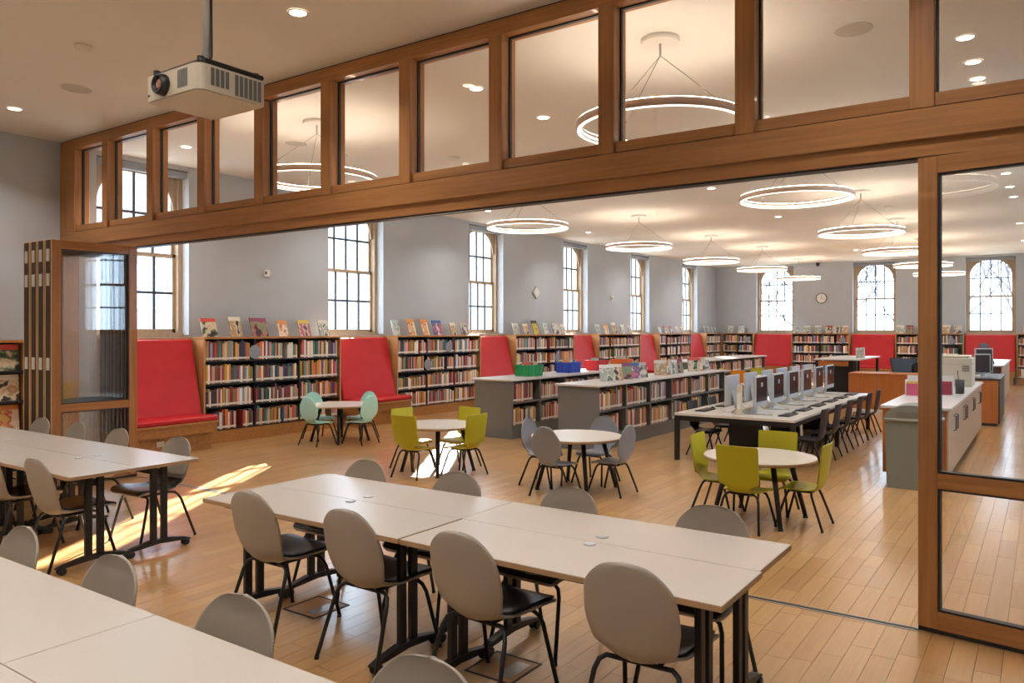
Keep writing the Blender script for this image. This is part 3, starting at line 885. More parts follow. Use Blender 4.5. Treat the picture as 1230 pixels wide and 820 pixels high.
# ------------------------------------------------------------------ round tables with small chairs
def round_table_parts(R=.52, h=.605):
    P = [('table_top', MB().lathe([(R - .004, h - .03), (R, h - .026), (R, h - .004)], 48).mesh('table_top', M_edge), None),
         ('laminate', MB().lathe([(R - .001, h - .004), (R - .002, h)], 48).mesh('laminate', M_top), None)]
    for k in range(4):
        a = PI / 4 + k * PI / 2; c, s = math.cos(a), math.sin(a)
        q = MB().tube([(c * .30, s * .30, h - .03), (c * .46, s * .46, .015)], [.027, .021], 10)
        P.append(('leg', q.mesh('leg', M_black), None))
        P.append(('foot_glide', MB().lathe([(.027, 0), (.022, .016)], 12, c=(c * .46, s * .46, 0)).mesh('foot_glide', M_black), len(P) - 1))
    P.append(('apron', MB().tube([(.3 * math.cos(PI / 4 + k * PI / 2), .3 * math.sin(PI / 4 + k * PI / 2), h - .045) for k in range(4)], .012, 6, closed=True).mesh('apron', M_black), None))
    return P
RT = round_table_parts()
sets = [('teal', 'teal', (-9.47, 8.75), .68, 'white round table ringed by teal chairs', 'teal oval-backed chair'), ('lime', 'chartreuse', (-6.40, 7.58), .64, 'white round table between the teal and grey chairs', 'chartreuse square-backed chair'),
        ('grey', 'grey', (-4.40, 7.66), .66, 'white round table ringed by slate grey chairs', 'slate grey oval-backed chair'), ('lime', 'chartreuse', (-2.25, 7.42), .62, 'white round table in front of the computer table', 'chartreuse square-backed chair')]
for i, (key, cw, (cx, cy), r, tl, cl) in enumerate(sets):
    spawn(RT, 'round_table', tl, 'table', (cx, cy, 0), rnd.uniform(-.1, .0), 'white round tables')
    where = ['beside the red bench', 'between teal and grey chairs', 'before the island shelves', 'before the computer table'][i]
    for k, (dx, dy, sd) in enumerate(((0, -1, 'backing towards the meeting tables'), (-1, 0, 'backing towards the window wall'), (1, 0, 'facing the window wall'), (0, 1, 'facing the meeting tables'))):
        rr = r - .21
        spawn(CH[key], 'small_chair', '%s %s, %s' % (cl.replace('-backed', '-back'), where, sd), 'chair', (cx + dx * rr, cy + dy * rr, 0), math.atan2(-dx, -dy) * -1 + rnd.uniform(-.12, .12) if False else {(0, -1): 0, (-1, 0): -PI / 2, (1, 0): PI / 2, (0, 1): PI}[(dx, dy)] + rnd.uniform(-.12, .12), 'small chairs around the round tables')
# farther round tables with mixed chairs behind the computers
for (cx, cy, w, lst) in ((-6.55, 20.6, 'white round table beside the farthest island shelf', ((-.55, .1, 'lime', -PI / 2, 'chartreuse chair beside the farthest island shelf'), (.0, -.6, 'orange', 0, 'orange chair at the table beside the farthest island shelf'), (.0, .6, 'lime', PI, 'chartreuse chair at that table, facing the partition'), (.6, .1, 'orange', PI / 2, 'orange chair at that table, facing the window wall'))),
                         (-5.15, 17.3, 'white round table half hidden behind the computer screens', ((-.5, -.2, 'orange', -PI / 2, 'orange chair just behind the screens, by the island end'), (.5, .1, 'orange', PI / 2, 'orange chair just behind the screens, facing the islands'), (0, .6, 'lime', PI, 'chartreuse chair just behind the screens')))):
    spawn(RT, 'round_table', w, 'table', (cx, cy, 0), 0, 'white round tables')
    for (dx, dy, key, rz, w2) in lst:
        spawn(CH[key], 'small_chair', w2, 'chair', (cx + dx, cy + dy, 0), rz, 'small chairs around the round tables')

# ------------------------------------------------------------------ computer table
cx0, cx1, cy0, cy1, ch = -4.25, -2.62, 10.12, 15.25, .655
ct = thing('computer_table', 'long pale table on black legs carrying two rows of computers', 'table', (0, 0, 0))
xm = (cx0 + cx1) / 2
for (a, b) in ((cx0, xm - .002), (xm + .002, cx1)):
    MB().box(a, b, cy0, cy1, ch - .03, ch).build('table_top', M_top, ct)
MB().box(cx0 + .02, cx1 - .02, cy0 + .02, cy1 - .02, ch - .10, ch - .03).build('apron', M_black, ct)
for (x, y) in ((cx0 + .03, cy0 + .03), (cx1 - .03, cy0 + .03), (cx0 + .03, cy1 - .03), (cx1 - .03, cy1 - .03), (cx0 + .03, 12.7), (cx1 - .03, 12.7)):
    MB().bbox(x - .03, x + .03, y - .03, y + .03, 0, ch - .03, .004).build('leg', M_black, ct)
for y in (10.7, 12.7, 14.7): MB().box(xm - .22, xm + .22, y - .05, y + .05, 0, ch - .1).build('cable_column', M_black, ct)
MB().box(xm - .05, xm + .05, cy0 + .3, cy1 - .1, ch, ch + .07).build('cable_spine', M_beige, ct)
def aio_parts():
    """all-in-one computer facing +x"""
    P = []
    P.append(('housing', MB().bbox(-.022, .018, -.27, .27, .10, .52, .008).mesh('housing', M_silver), None))
    P.append(('screen', MB().box(.018, .0195, -.25, .25, .17, .50).mesh('screen', M_screen), 0))
    P.append(('chin', MB().box(.018, .020, -.262, .262, .108, .165).mesh('chin', M_silver), 0))
    f = MB(); f.prism([(-.10, 0), (-.02, .30), (-.005, .30), (-.085, 0)], -.09, .09, 'y')
    P.append(('stand', f.mesh('stand', M_silver), None))
    P.append(('stand_foot', MB().box(-.11, .10, -.10, .10, 0, .008).mesh('stand_foot', M_silver), None))
    P.append(('icon', MB().box(.0195, .0200, -.04, .04, .37, .43).mesh('icon', M_greyc), 1))
    return P
AIO = aio_parts()
def keyboard_parts():
    P = [('tray', MB().bbox(-.075, .075, -.22, .22, 0, .016, .003).mesh('tray', M_black), None)]
    k = MB()
    for r in range(5):
        for c in range(14): k.box(-.062 + r * .025, -.042 + r * .025, -.205 + c * .0295, -.180 + c * .0295, .016, .020)
    P.append(('keys', k.mesh('keys', M_navy), 0)); return P
KB = keyboard_parts()
MOUSE = [('body', MB().lathe([(.030, 0), (.032, .010), (.024, .024), (.008, .030)], 14).mesh('body', M_black), None)]
def wires(pts, label):
    m = MB().tube(pts, .006, 6); o = m.build('computer_cable', M_wire); tag(o, label, 'cable', 'cables trailing on the computer table'); return o
ys = [10.72 + .83 * i for i in range(6)]
for i, y in enumerate(ys):
    for side in (0, 1):
        x = xm + (.20 if side == 0 else -.20); rz = 0 if side == 0 else PI; dirx = 1 if side == 0 else -1
        sw = ('facing the service counter' if side == 0 else 'facing the island shelves') + ', %s from the chartreuse chairs' % ORD[i]
        spawn(AIO, 'desktop_computer', 'silver all-in-one computer ' + sw, 'computer', (x, y, ch + .0), rz, 'computers on the long table')
        spawn(KB, 'keyboard', 'black keyboard of the computer ' + sw, 'keyboard', (x + dirx * .38, y - .03, ch), 0, 'keyboards on the long table')
        spawn(MOUSE, 'computer_mouse', 'black mouse of the computer ' + sw, 'mouse', (x + dirx * .38, y + .27, ch), 0, 'mice on the long table')
    wires([(xm - .12, y - .25, ch + .012), (xm - .02, y - .3, ch + .09), (xm + .1, y - .34, ch + .02), (xm + .25, y - .28, ch + .012), (xm + .42, y - .2, ch + .012)], 'grey cable curling beside the %s pair of computers' % ORD[i])
MB().bbox(-.04, .04, -.04, .04, 0, .36, .006)
post = thing('power_post', 'beige power column standing between the first computers', 'power column', (xm + .02, 10.38, ch))
MB().bbox(-.03, .03, -.03, .03, 0, .40, .004).build('column', M_beige, post)
MB().box(-.022, .022, -.0325, -.03, .08, .3).build('socket_strip', M_white, post)
for i, y in enumerate([10.75 + .80 * i for i in range(6)]):
    spawn(CH['navy'], 'computer_chair', '%s navy chair along the service-counter side of the computer table' % ORD[i], 'chair', (cx1 + .02, y, 0), PI / 2, 'navy chairs at the computer table')
for i, y in enumerate([10.85 + .80 * i for i in range(4)]):
    spawn(CH['navy'], 'computer_chair', '%s navy chair along the island-shelf side of the computer table' % ORD[i], 'chair', (cx0 + .18, y, 0), -PI / 2, 'navy chairs at the computer table')

# ------------------------------------------------------------------ service counter, bin and desks
cab = thing('service_cabinet', 'pale wood cabinet with grey-white counter beyond the ajar glass door', 'cabinet')
ax0, ax1, ay0, ay1, az = -1.62, -.92, 10.25, 15.9, .90
MB().bbox(ax0 - .02, ax1 + .03, ay0 - .03, ay1 + .03, az - .035, az, .004).build('counter_top', M_slab, cab)
MB().box(ax0, ax1 - .02, ay0, ay1, .09, az - .035).build('body', M_wood_desk, cab)
MB().box(ax0 + .04, ax1 - .06, ay0 + .04, ay1 - .04, 0, .09).build('toe_kick', M_black, cab)
nd = 8; dw = (ay1 - ay0) / nd
for k in range(nd):
    d_ = MB().bbox(ax1 - .02, ax1, ay0 + dw * k + .004, ay0 + dw * (k + 1) - .004, .1, az - .045, .003).build('door', M_pale_cab, cab)
    yy = ay0 + dw * (k + (.82 if k % 2 == 0 else .18))
    MB().tube([(ax1, yy, .58), (ax1 + .03, yy, .585), (ax1 + .03, yy, .755), (ax1, yy, .76)], .007, 6).build('handle', M_black, d_)

bin_ = thing('recycling_bin', 'grey-green recycling bin with domed lid in front of the counter', 'bin', (-1.24, 9.93, 0))
b = MB(); b.prism([(-.255, 0), (.255, 0), (.275, .76), (-.275, .76)], -.2, .2, 'y'); b.build('body', M_bin, bin_)
b = MB(); b.bbox(-.295, .295, -.22, .22, .76, .80, .012); b.build('rim', M_bin, bin_)
dome = [(-.28, .80)] + [(.28 * math.cos(PI - PI * k / 16), .80 + .155 * math.sin(PI * k / 16)) for k in range(1, 16)] + [(.28, .80)]
b = MB(); b.prism(dome, -.21, .21, 'y'); b.build('lid', M_bin, bin_)
MB().box(-.15, .15, -.2115, -.2095, .815, .875).build('flap', M_unit, bin_)

def leaflet_box(x, y, w, d, h, cols, label):
    r = thing('leaflet_box', label, 'leaflet holder', (x, y, az))
    MB().box(-w / 2, w / 2, -d / 2, d / 2, 0, .01).build('base', M_white, r)
    MB().box(-w / 2, w / 2, d / 2 - .006, d / 2, 0, h).build('back', M_white, r)
    for s in (-1, 1): MB().box(s * w / 2 - .003, s * w / 2 + .003, -d / 2, d / 2, 0, h * .8).build('side', M_white, r)
    for k, c in enumerate(cols):
        MB().box(-w / 2 + .012, w / 2 - .012, -d / 2 + .02 + k * .035, -d / 2 + .026 + k * .035, .01, h * (.62 + .1 * k)).build('leaflet', mat('leaf_' + c, c, .5), r)
    return r
leaflet_box(-1.46, 11.9, .24, .2, .28, ('c7587a', 'e0c65a', 'e8e2d8'), 'small box of pink and yellow leaflets on the counter beside the door post')
leaflet_box(-1.13, 12.25, .17, .14, .27, ('8e1f3c', 'b0305a', 'e8e2d8'), 'holder of crimson leaflets on the counter')
cup = thing('pen_cup', 'dark pen cup on the counter in front of the printer', 'cup', (-1.0, 12.7, az))
MB().lathe([(.055, 0), (.06, .2), (.053, .2), (.05, .02)], 16).build('cup', M_navy, cup)
MB().tube([(0, 0, .05), (-.03, .02, .33)], .006, 6).build('pen', M_black, cup)
prn = thing('printer', 'boxy beige printer standing on the counter', 'printer', (-1.19, 14.55, az))
MB().bbox(-.24, .24, -.3, .3, 0, .46, .012).build('body', M_beige, prn)
MB().bbox(-.245, .245, -.305, .305, .36, .375, .003).build('lid_seam', M_grille, prn)
for k in range(5): MB().box(.1, .2, -.304, -.299, .25 + .02 * k, .26 + .02 * k).build('vent_slot', M_black, prn)
MB().bbox(-.2, .2, -.28, .28, .46, .50, .012).build('feeder', M_beige, prn)

desk = thing('staff_desk', 'cherry panel-fronted staff desk behind the computer table', 'desk', (0, 0, 0))
for k in range(4):
    MB().bbox(-3.62 + .62 * k, -3.01 + .62 * k, 18.5, 18.53, .07, .83, .003).build('front_panel', M_wood_desk, desk)
MB().box(-3.6, -1.15, 18.52, 18.56, 0, .07).build('toe_kick', M_white, desk)
MB().bbox(-3.62, -1.14, 18.48, 19.3, .83, .86, .004).build('desk_top', M_wood_desk, desk)
for x in (-3.6, -1.18): MB().box(x, x + .03, 18.55, 19.25, 0, .83).build('side_panel', M_wood_desk, desk)

tall = thing('standing_desk', 'tall white-topped desk with black frame and wooden drawer behind the screens', 'desk')
MB().bbox(-4.75, -3.72, 20.1, 23.2, 1.07, 1.10, .004).build('desk_top', M_slab, tall)
MB().box(-4.65, -3.95, 20.14, 20.17, .93, 1.05).build('drawer', M_wood_desk, tall)
MB().box(-4.7, -3.85, 21.0, 21.05, 0, 1.07).build('modesty_panel', M_black, tall)
for (x, y) in ((-4.72, 20.14), (-3.82, 20.14), (-4.72, 23.1), (-3.82, 23.1)): MB().box(x, x + .06, y, y + .06, 0, 1.07).build('leg', M_black, tall)
MB().box(-3.80, -3.76, 20.3, 23.1, .45, .48).build('shelf', M_wood_desk, tall)
MB().box(-3.80, -3.76, 20.2, 20.24, .1, 1.07).build('side_frame', M_black, tall)
for k in range(4): display_book([5, 9, 1, 6][k], .22, .26, T(-3.9, 21.0 + .3 * k, 1.102) @ RZ(PI / 2), .02, '%s book standing on the tall white-topped desk' % COVERS[[5, 9, 1, 6][k]][0], 'books on the tall desk')

d2 = thing('equipment_desk', 'low cherry desk with black front beside the counter end', 'desk')
MB().bbox(-1.12, -.72, 17.1, 17.14, .05, .86, .003).build('end_panel', M_wood_desk, d2)
MB().box(-1.12, -.70, 17.14, 19.2, .05, .86).build('carcass', M_black, d2)
MB().bbox(-1.14, -.68, 17.08, 19.25, .86, .89, .004).build('desk_top', M_black, d2)
MB().box(-1.1, -.74, 17.12, 19.2, 0, .05).build('toe_kick', M_black, d2)
for k, (y, h, w) in enumerate(((17.5, .46, .3), (17.95, .56, .34))):
    s = thing('desk_monitor', ['slim grey monitor on the low cherry desk', 'taller slim monitor behind the other on the low cherry desk'][k], 'monitor', (-1.0, y, .89), .5)
    MB().bbox(-w / 2, w / 2, -.015, .015, .08, h, .005).build('housing', M_silver, s)
    MB().box(-w / 2 + .02, w / 2 - .02, -.017, -.015, .1, h - .02).build('screen', M_screen, s)
    MB().box(-.02, .02, 0, .03, 0, .2).build('stand', M_silver, s)
    MB().box(-.09, .09, -.06, .08, 0, .01).build('foot', M_silver, s)

d3 = thing('white_topped_desk', 'long desk with lilac-white top and pale side beneath the end window', 'desk')
MB().bbox(-1.65, -.80, 21.6, 26.6, .94, .97, .004).build('desk_top', M_slab, d3)
for k in range(4): MB().bbox(-.86, -.84, 21.7 + 1.2 * k, 22.88 + 1.2 * k, .05, .93, .003).build('side_panel', M_pale_cab, d3)
MB().box(-1.6, -.88, 21.66, 21.7, .0, .94).build('end_panel', mat('smoked_panel', '4a4f50', .25), d3)
MB().bbox(-.92, -.86, 21.62, 21.68, 0, .94, .004).build('leg', mat('maroon_leg', '5b2326', .4), d3)
MB().box(-1.58, -.86, 21.8, 26.5, 0, .05).build('toe_kick', M_black, d3)
sg = thing('sign_stand', 'tilted sign holder standing on the lilac-white desk top', 'sign', (-1.12, 22.4, .975), .7)
MB().bbox(-.13, .13, -.004, .004, 0, .55, .002, M=Matrix.Rotation(-.42, 4, 'X')).build('sign_plate', mat('sign_dark', '4c4550', .3), sg)
MB().bbox(-.05, .05, -.004, .004, 0, .5, .002, M=T(0, .42, 0) @ Matrix.Rotation(.42, 4, 'X')).build('strut', M_black, sg)

# office chair and the seated person behind the staff desk
M_meshf = noise_mat('mesh_fabric', '4a5868', '596878', (60, 60, 60), .7)
def office_chair(label, loc, rz):
    oc = thing('office_chair', label, 'chair', loc, rz, 'mesh office chairs')
    MB().bbox(-.25, .25, -.23, .25, .45, .52, .02).build('seat', M_black, oc)
    bk = MB(); bk.prism([(-.17, .58), (.17, .58), (.27, 1.14), (-.27, 1.14)], -.235, -.225, 'y'); bk.build('mesh_back', M_meshf, oc)
    fr = MB().tube([(-.17, -.23, .57), (.17, -.23, .57), (.28, -.23, 1.15), (-.28, -.23, 1.15)], .018, 8, closed=True); fr.build('back_frame', M_black, oc)
    MB().tube([(0, 0, .45), (0, 0, .08)], .03, 10).build('column', M_black, oc)
    MB().tube([(0, -.2, .47), (0, -.26, .5), (0, -.26, .7)], .02, 8).build('back_spine', M_black, oc)
    for k in range(5):
        a = k * 2 * PI / 5
        q = MB().tube([(0, 0, .09), (.28 * math.cos(a), .28 * math.sin(a), .06)], .018, 6).build('base_arm', M_black, oc)
        MB().lathe([(.028, -.012), (.028, .012)], 12, M=T(.28 * math.cos(a), .28 * math.sin(a), .029) @ Matrix.Rotation(PI / 2, 4, 'X')).build('caster', M_black, q)
office_chair('black mesh-backed office chair behind the staff desk', (-2.78, 20.35, 0), .2)
st = thing('desk_stool', 'low round black stool under the person behind the staff desk', 'stool', (-2.29, 19.62, 0))
MB().lathe([(.19, .36), (.2, .38), (.2, .41), (.18, .42)], 24).build('seat', M_black, st)
MB().lathe([(.03, .03), (.03, .36)], 12).build('column', M_steel, st)
MB().lathe([(.21, 0), (.2, .02), (.05, .035)], 24).build('base', M_black, st)
def person(loc, rz, label):
    root = thing('person', label, 'person', loc, rz)
    J = {'hip': ((0, 0, .56), .15), 'waist': ((0, .0, .72), .125), 'chest': ((0, .01, .92), .15), 'neck': ((0, .02, 1.09), .05), 'head0': ((0, .03, 1.16), .075), 'head1': ((0, .045, 1.25), .095), 'head2': ((0, .035, 1.33), .07),
         'kneeL': ((-.13, .42, .53), .07), 'ankL': ((-.13, .40, .12), .045), 'toeL': ((-.13, .55, .05), .035), 'kneeR': ((.13, .42, .53), .07), 'ankR': ((.13, .40, .12), .045), 'toeR': ((.13, .55, .05), .035),
         'shL': ((-.18, .01, 1.0), .065), 'elL': ((-.24, .08, .74), .05), 'wrL': ((-.16, .30, .80), .032), 'haL': ((-.13, .37, .80), .03), 'shR': ((.18, .01, 1.0), .065), 'elR': ((.24, .08, .74), .05), 'wrR': ((.16, .30, .80), .032), 'haR': ((.13, .37, .80), .03)}
    E = [('hip', 'waist'), ('waist', 'chest'), ('chest', 'neck'), ('neck', 'head0'), ('head0', 'head1'), ('head1', 'head2'), ('hip', 'kneeL'), ('kneeL', 'ankL'), ('ankL', 'toeL'), ('hip', 'kneeR'), ('kneeR', 'ankR'), ('ankR', 'toeR'),
         ('chest', 'shL'), ('shL', 'elL'), ('elL', 'wrL'), ('wrL', 'haL'), ('chest', 'shR'), ('shR', 'elR'), ('elR', 'wrR'), ('wrR', 'haR')]
    for s, w in ((-1, 'L'), (1, 'R')):
        for f in range(5):
            nm = 'f%s%d' % (w, f)
            J[nm] = ((s * (.13 - .022 * (f - 2)) if f else s * .095, .37 + (.075 if f else .04) - abs(f - 2.5) * .006, .795), .009); E.append(('ha' + w, nm))
    keys = list(J); me = bpy.data.meshes.new('body')
    me.from_pydata([J[k][0] for k in keys], [(keys.index(a), keys.index(b)) for a, b in E], [])
    o = put('body', me, root)
    md = o.modifiers.new('Skin', 'SKIN'); md.use_smooth_shade = True
    for i, k in enumerate(keys):
        me.skin_vertices[0].data[i].radius = (J[k][1], J[k][1])
    me.skin_vertices[0].data[keys.index('hip')].use_root = True
    sd = o.modifiers.new('Sub', 'SUBSURF'); sd.levels = 1; sd.render_levels = 2
    m = mat('person_skin_and_black_clothes', '1d1d22', .8)
    nt = m.node_tree; N = nt.nodes; L = nt.links
    tc = N.new('ShaderNodeTexCoord'); sp = N.new('ShaderNodeSeparateXYZ'); g1 = N.new('ShaderNodeMath'); g1.operation = 'GREATER_THAN'; g1.inputs[1].default_value = 1.09
    g2 = N.new('ShaderNodeMath'); g2.operation = 'GREATER_THAN'; g2.inputs[1].default_value = .30
    g3 = N.new('ShaderNodeMath'); g3.operation = 'GREATER_THAN'; g3.inputs[1].default_value = .76
    mu = N.new('ShaderNodeMath'); mu.operation = 'MULTIPLY'; mxm = N.new('ShaderNodeMath'); mxm.operation = 'MAXIMUM'
    mx = N.new('ShaderNodeMix'); mx.data_type = 'RGBA'
    L.new(tc.outputs['Object'], sp.inputs[0]); L.new(sp.outputs['Z'], g1.inputs[0]); L.new(sp.outputs['Y'], g2.inputs[0]); L.new(sp.outputs['Z'], g3.inputs[0])
    L.new(g2.outputs[0], mu.inputs[0]); L.new(g3.outputs[0], mu.inputs[1]); L.new(g1.outputs[0], mxm.inputs[0]); L.new(mu.outputs[0], mxm.inputs[1])
    L.new(mxm.outputs[0], mx.inputs['Factor']); mx.inputs['A'].default_value = (*lin('1d1d22'), 1); mx.inputs['B'].default_value = (*lin('b98a6c'), 1)
    L.new(mx.outputs['Result'], N['Principled BSDF'].inputs['Base Color'])
    me.materials.append(m)
    hr = MB(); hr.smooth = True
    for i in range(9):
        for k in range(18):
            an = 2 * PI * k / 18; ph = PI * .62 * i / 8
            r_ = math.sin(ph); front = .5 + .5 * math.sin(an)
            zz = math.cos(ph * (1 - .42 * front))
            rr_ = math.sin(ph * (1 - .42 * front))
            hr.v.append((.098 * rr_ * math.cos(an), .03 + .112 * rr_ * math.sin(an), 1.265 + .125 * zz))
    for i in range(8):
        for k in range(18): hr.face([i * 18 + k, i * 18 + (k + 1) % 18, (i + 1) * 18 + (k + 1) % 18, (i + 1) * 18 + k])
    h_ = hr.build('hair', mat('dark_hair', '17120f', .6), root)
    so = h_.modifiers.new('Solid', 'SOLIDIFY'); so.thickness = .012; so.offset = 1
    nose = MB(); nose.prism([(-.012, 1.225), (.012, 1.225), (0, 1.265)], .125, .15, 'y'); nose.build('nose', mat('skin', 'b98a6c', .6), root)
    for s in (-1, 1):
        MB().lathe([(.009, -.004), (.009, .004)], 10, M=T(s * .033, .132, 1.262) @ Matrix.Rotation(PI / 2, 4, 'X')).build('eye', M_black, root)
        MB().lathe([(.02, -.006), (.022, .006)], 10, M=T(s * .095, .03, 1.25) @ Matrix.Rotation(PI / 2, 4, 'Y')).build('ear', MATS['skin'], root)
    MB().box(-.022, .022, .126, .133, 1.198, 1.204).build('mouth', mat('lips', '8a5448', .6), root)
person((-2.31, 19.62, 0), -.55, 'person in black seated behind the staff desk, half hidden by the post')

# ------------------------------------------------------------------ wall items
def wall_clock(M, R, label):
    r = thing('wall_clock', label, 'clock'); r.matrix_world = M          # local: faces -y
    Mx = Matrix.Rotation(PI / 2, 4, 'X')
    MB().lathe([(R, -.01), (R, .03), (R - .018, .035), (R - .022, .025)], 32, M=Mx, cap1=False).build('rim', M_black, r)
    MB().lathe([(R - .02, .0), (R - .02, .024)], 32, M=Mx).build('dial', M_white, r)
    MB().box(-.006, .006, -.03, -.0255, -.02, R * .55).build('hour_hand', M_black, r)
    MB().box(-.004, .004, -.033, -.0305, -.02, R * .75, M=Matrix.Rotation(1.9, 4, 'Y')).build('minute_hand', M_black, r)
wall_clock(T(-7.03, 30.985, 3.04), .2, 'round white clock with black rim on the end wall')
MWW = lambda y, z: Matrix(((0, -1, 0, XL + .012), (1, 0, 0, y), (0, 0, 1, z), (0, 0, 0, 1)))
r = thing('wall_plaque', 'pale diamond-shaped plaque on the long wall between windows', 'plaque'); r.matrix_world = MWW(17.28, 2.82)
MB().prism([(0, -.17), (.17, 0), (0, .17), (-.17, 0)], -.035, .012, 'y').build('body', M_grille, r)
MB().prism([(0, -.14), (.14, 0), (0, .14), (-.14, 0)], -.040, -.035, 'y').build('face', M_white, r)
r = thing('wall_thermostat', 'small white sensor box on the long wall above the nearest bookcase', 'thermostat'); r.matrix_world = MWW(8.62, 2.80)
MB().bbox(-.055, .055, -.035, .012, -.06, .06, .006).build('body', M_white, r); MB().box(-.045, -.01, -.037, -.035, -.02, .03).build('window', M_black, r)
r = thing('wall_sensor', 'tiny black-eyed sensor on the long wall beyond the diamond plaque', 'sensor'); r.matrix_world = MWW(21.65, 2.83)
MB().bbox(-.06, .06, -.04, .012, -.06, .06, .006).build('body', M_white, r); MB().box(-.03, .02, -.043, -.04, -.04, .02).build('eye', M_black, r)
r = thing('power_outlet', 'pale power outlet in the plinth of the bench by the folded doors', 'outlet'); r.matrix_world = T(-10.49, 6.25, .16) @ RZ(PI / 2)
MB().box(-.06, .06, -.006, .02, -.04, .04).build('plate', M_beige, r)
r = thing('security_camera', 'small black dome camera below the ceiling on the end wall', 'camera', (-7.15, 30.9, 4.32))
MB().lathe([(.02, -.06), (.05, -.035), (.06, 0), (.06, .08)], 16).build('dome', M_black, r)

# ------------------------------------------------------------------ ceiling fixtures
def ring_parts(R=.75, hgt=.75):
    P = []; n = 64; w = .045; hh = .062
    def annul(prof, m_, nm):
        q = MB(); q.smooth = True
        for k in range(n):
            a = 2 * PI * k / n
            for (r, z) in prof: q.v.append((r * math.cos(a), r * math.sin(a), z))
        L_ = len(prof)
        for k in range(n):
            k2 = (k + 1) % n
            for j in range(L_):
                j2 = (j + 1) % L_
                q.face([k * L_ + j, k2 * L_ + j, k2 * L_ + j2, k * L_ + j2])
        return q.mesh(nm, m_)
    P.append(('housing', annul([(R, 0), (R, hh), (R - w, hh), (R - w, 0)], M_ringb, 'housing'), None))
    P.append(('lower_diffuser', annul([(R - .012, -.006), (R - .012, -.001), (R - w + .004, -.001), (R - w + .004, -.006)], M_ring, 'lower_diffuser'), None))
    P.append(('upper_diffuser', annul([(R - .006, hh + .001), (R - .006, hh + .006), (R - w + .006, hh + .006), (R - w + .006, hh + .001)], M_ringup, 'upper_diffuser'), None))
    P.append(('inner_diffuser', annul([(R - w - .001, .012), (R - w - .001, .032), (R - w - .005, .032), (R - w - .005, .012)], M_ring, 'inner_diffuser'), None))
    P.append(('canopy', MB().lathe([(.17, hgt - .045), (.17, hgt)], 28).mesh('canopy', M_white), None))
    P.append(('hub', MB().lathe([(.012, hgt - .16), (.012, hgt - .045)], 8).mesh('hub', M_steel), None))
    for k in range(3):
        a = k * 2 * PI / 3 + .5
        P.append(('cable', MB().tube([((R - .02) * math.cos(a), (R - .02) * math.sin(a), hh), (0, 0, hgt - .15)], .0035, 5).mesh('cable', M_wire), None))
    return P
RINGS = [(-2.82, y, 3.6) for y in (6.4, 10.95, 15.5, 19.8, 24.3, 28.4)] + [(-7.45, 6.5, 3.65), (-7.75, 11.7, 3.66), (-7.55, 15.95, 3.66), (-7.5, 20.4, 3.66), (-7.2, 24.0, 3.66), (-7.35, 28.9, 3.66)]
RP = {z: ring_parts(.75, ZC - z) for z in (3.6, 3.65, 3.66)}
for i, (x, y, z) in enumerate(RINGS):
    spawn(RP[z], 'ring_pendant', 'glowing ring pendant, %s from the partition in the row %s' % (ORD[i % 6], 'above the computer table' if i < 6 else 'nearer the window wall'), 'pendant lamp', (x, y, z), 0, 'ring pendants')

for (x, y, w) in ((-7.4, .2, 'over the tables by the folded doors'), (-2.8, -.4, 'over the near end of the meeting room')):  # rings added out of view to brighten the meeting-room ceiling
    spawn(RP[3.6], 'ring_pendant', 'added glowing ring pendant out of view in the meeting room, ' + w, 'pendant lamp', (x, y, 3.6), 0, 'ring pendants')
DOWN = MB().lathe([(.085, -.004), (.075, -.012), (.066, -.004)], 24, cap0=False, cap1=False).mesh('trim_ring', M_white)
DISC = MB().lathe([(.066, -.006), (.066, -.003)], 24).mesh('lens', M_lamp)
downs = [(-5.02, 4.18), (-9.92, 4.1), (-5.02, 1.2), (-9.92, 1.2), (-0.57, 1.2), (-0.57, 4.0), (-5.02, -1.8), (-9.92, -1.8), (-.57, -1.8), (-2.8, -1.8), (-7.4, -1.8), (-2.8, 1.2), (-7.4, 1.2),  # all but the leading pair are unseen, imagined to light the meeting room
         (-5.02, 6.58), (-5.03, 7.94), (-0.58, 7.9), (-0.57, 8.66), (-0.57, 9.26), (-5.01, 9.3), (-5.01, 13.63), (-5.0, 17.9), (-0.53, 15.1), (-0.52, 16.55), (-.5, 17.82), (-9.93, 13.44), (-9.98, 6.33), (-9.95, 9.9), (-9.93, 17.9), (-5.0, 22.3), (-9.93, 22.3), (-.5, 22.3), (-5, 26.7), (-9.93, 26.7), (-.5, 26.7), (-.55, 12.0)]
LD = bpy.data.lights.new('downlight_lamp', 'AREA'); LD.shape = 'DISK'; LD.size = .13; LD.energy = 13; LD.color = (1.0, .96, .90); LD.spread = math.radians(130)
def down_label(x, y):
    row = lambda q: min(range(5), key=lambda k: abs(q - (-.55, -2.8, -5.02, -7.4, -9.93)[k]))
    side = [p for p in downs if (p[1] < 5.2) == (y < 5.2) and row(p[0]) == row(x)]
    side.sort(key=lambda p: abs(p[1] - 5.2))
    return 'recessed downlight %s the partition, %s from it in the %s row' % ('this side of' if y < 5.2 else 'beyond', ORD[side.index((x, y))], ('counter-side', 'second', 'middle', 'fourth', 'window-wall')[row(x)])
for i, (x, y) in enumerate(downs):
    r = thing('downlight', down_label(x, y), 'ceiling light', (x, y, ZC), 0, 'recessed downlights')
    put('trim_ring', DOWN, r); put('lens', DISC, r)
    l = bpy.data.objects.new('lamp', LD); COL.objects.link(l); l.parent = r; l.location = (0, 0, -.02)
GR = MB().lathe([(.15, -.008), (.16, -.004), (.16, .0)], 28, cap0=False, cap1=False).mesh('trim_ring', M_white)
GD = MB().lathe([(.15, -.006), (.15, -.002)], 28).mesh('grille', M_grille)
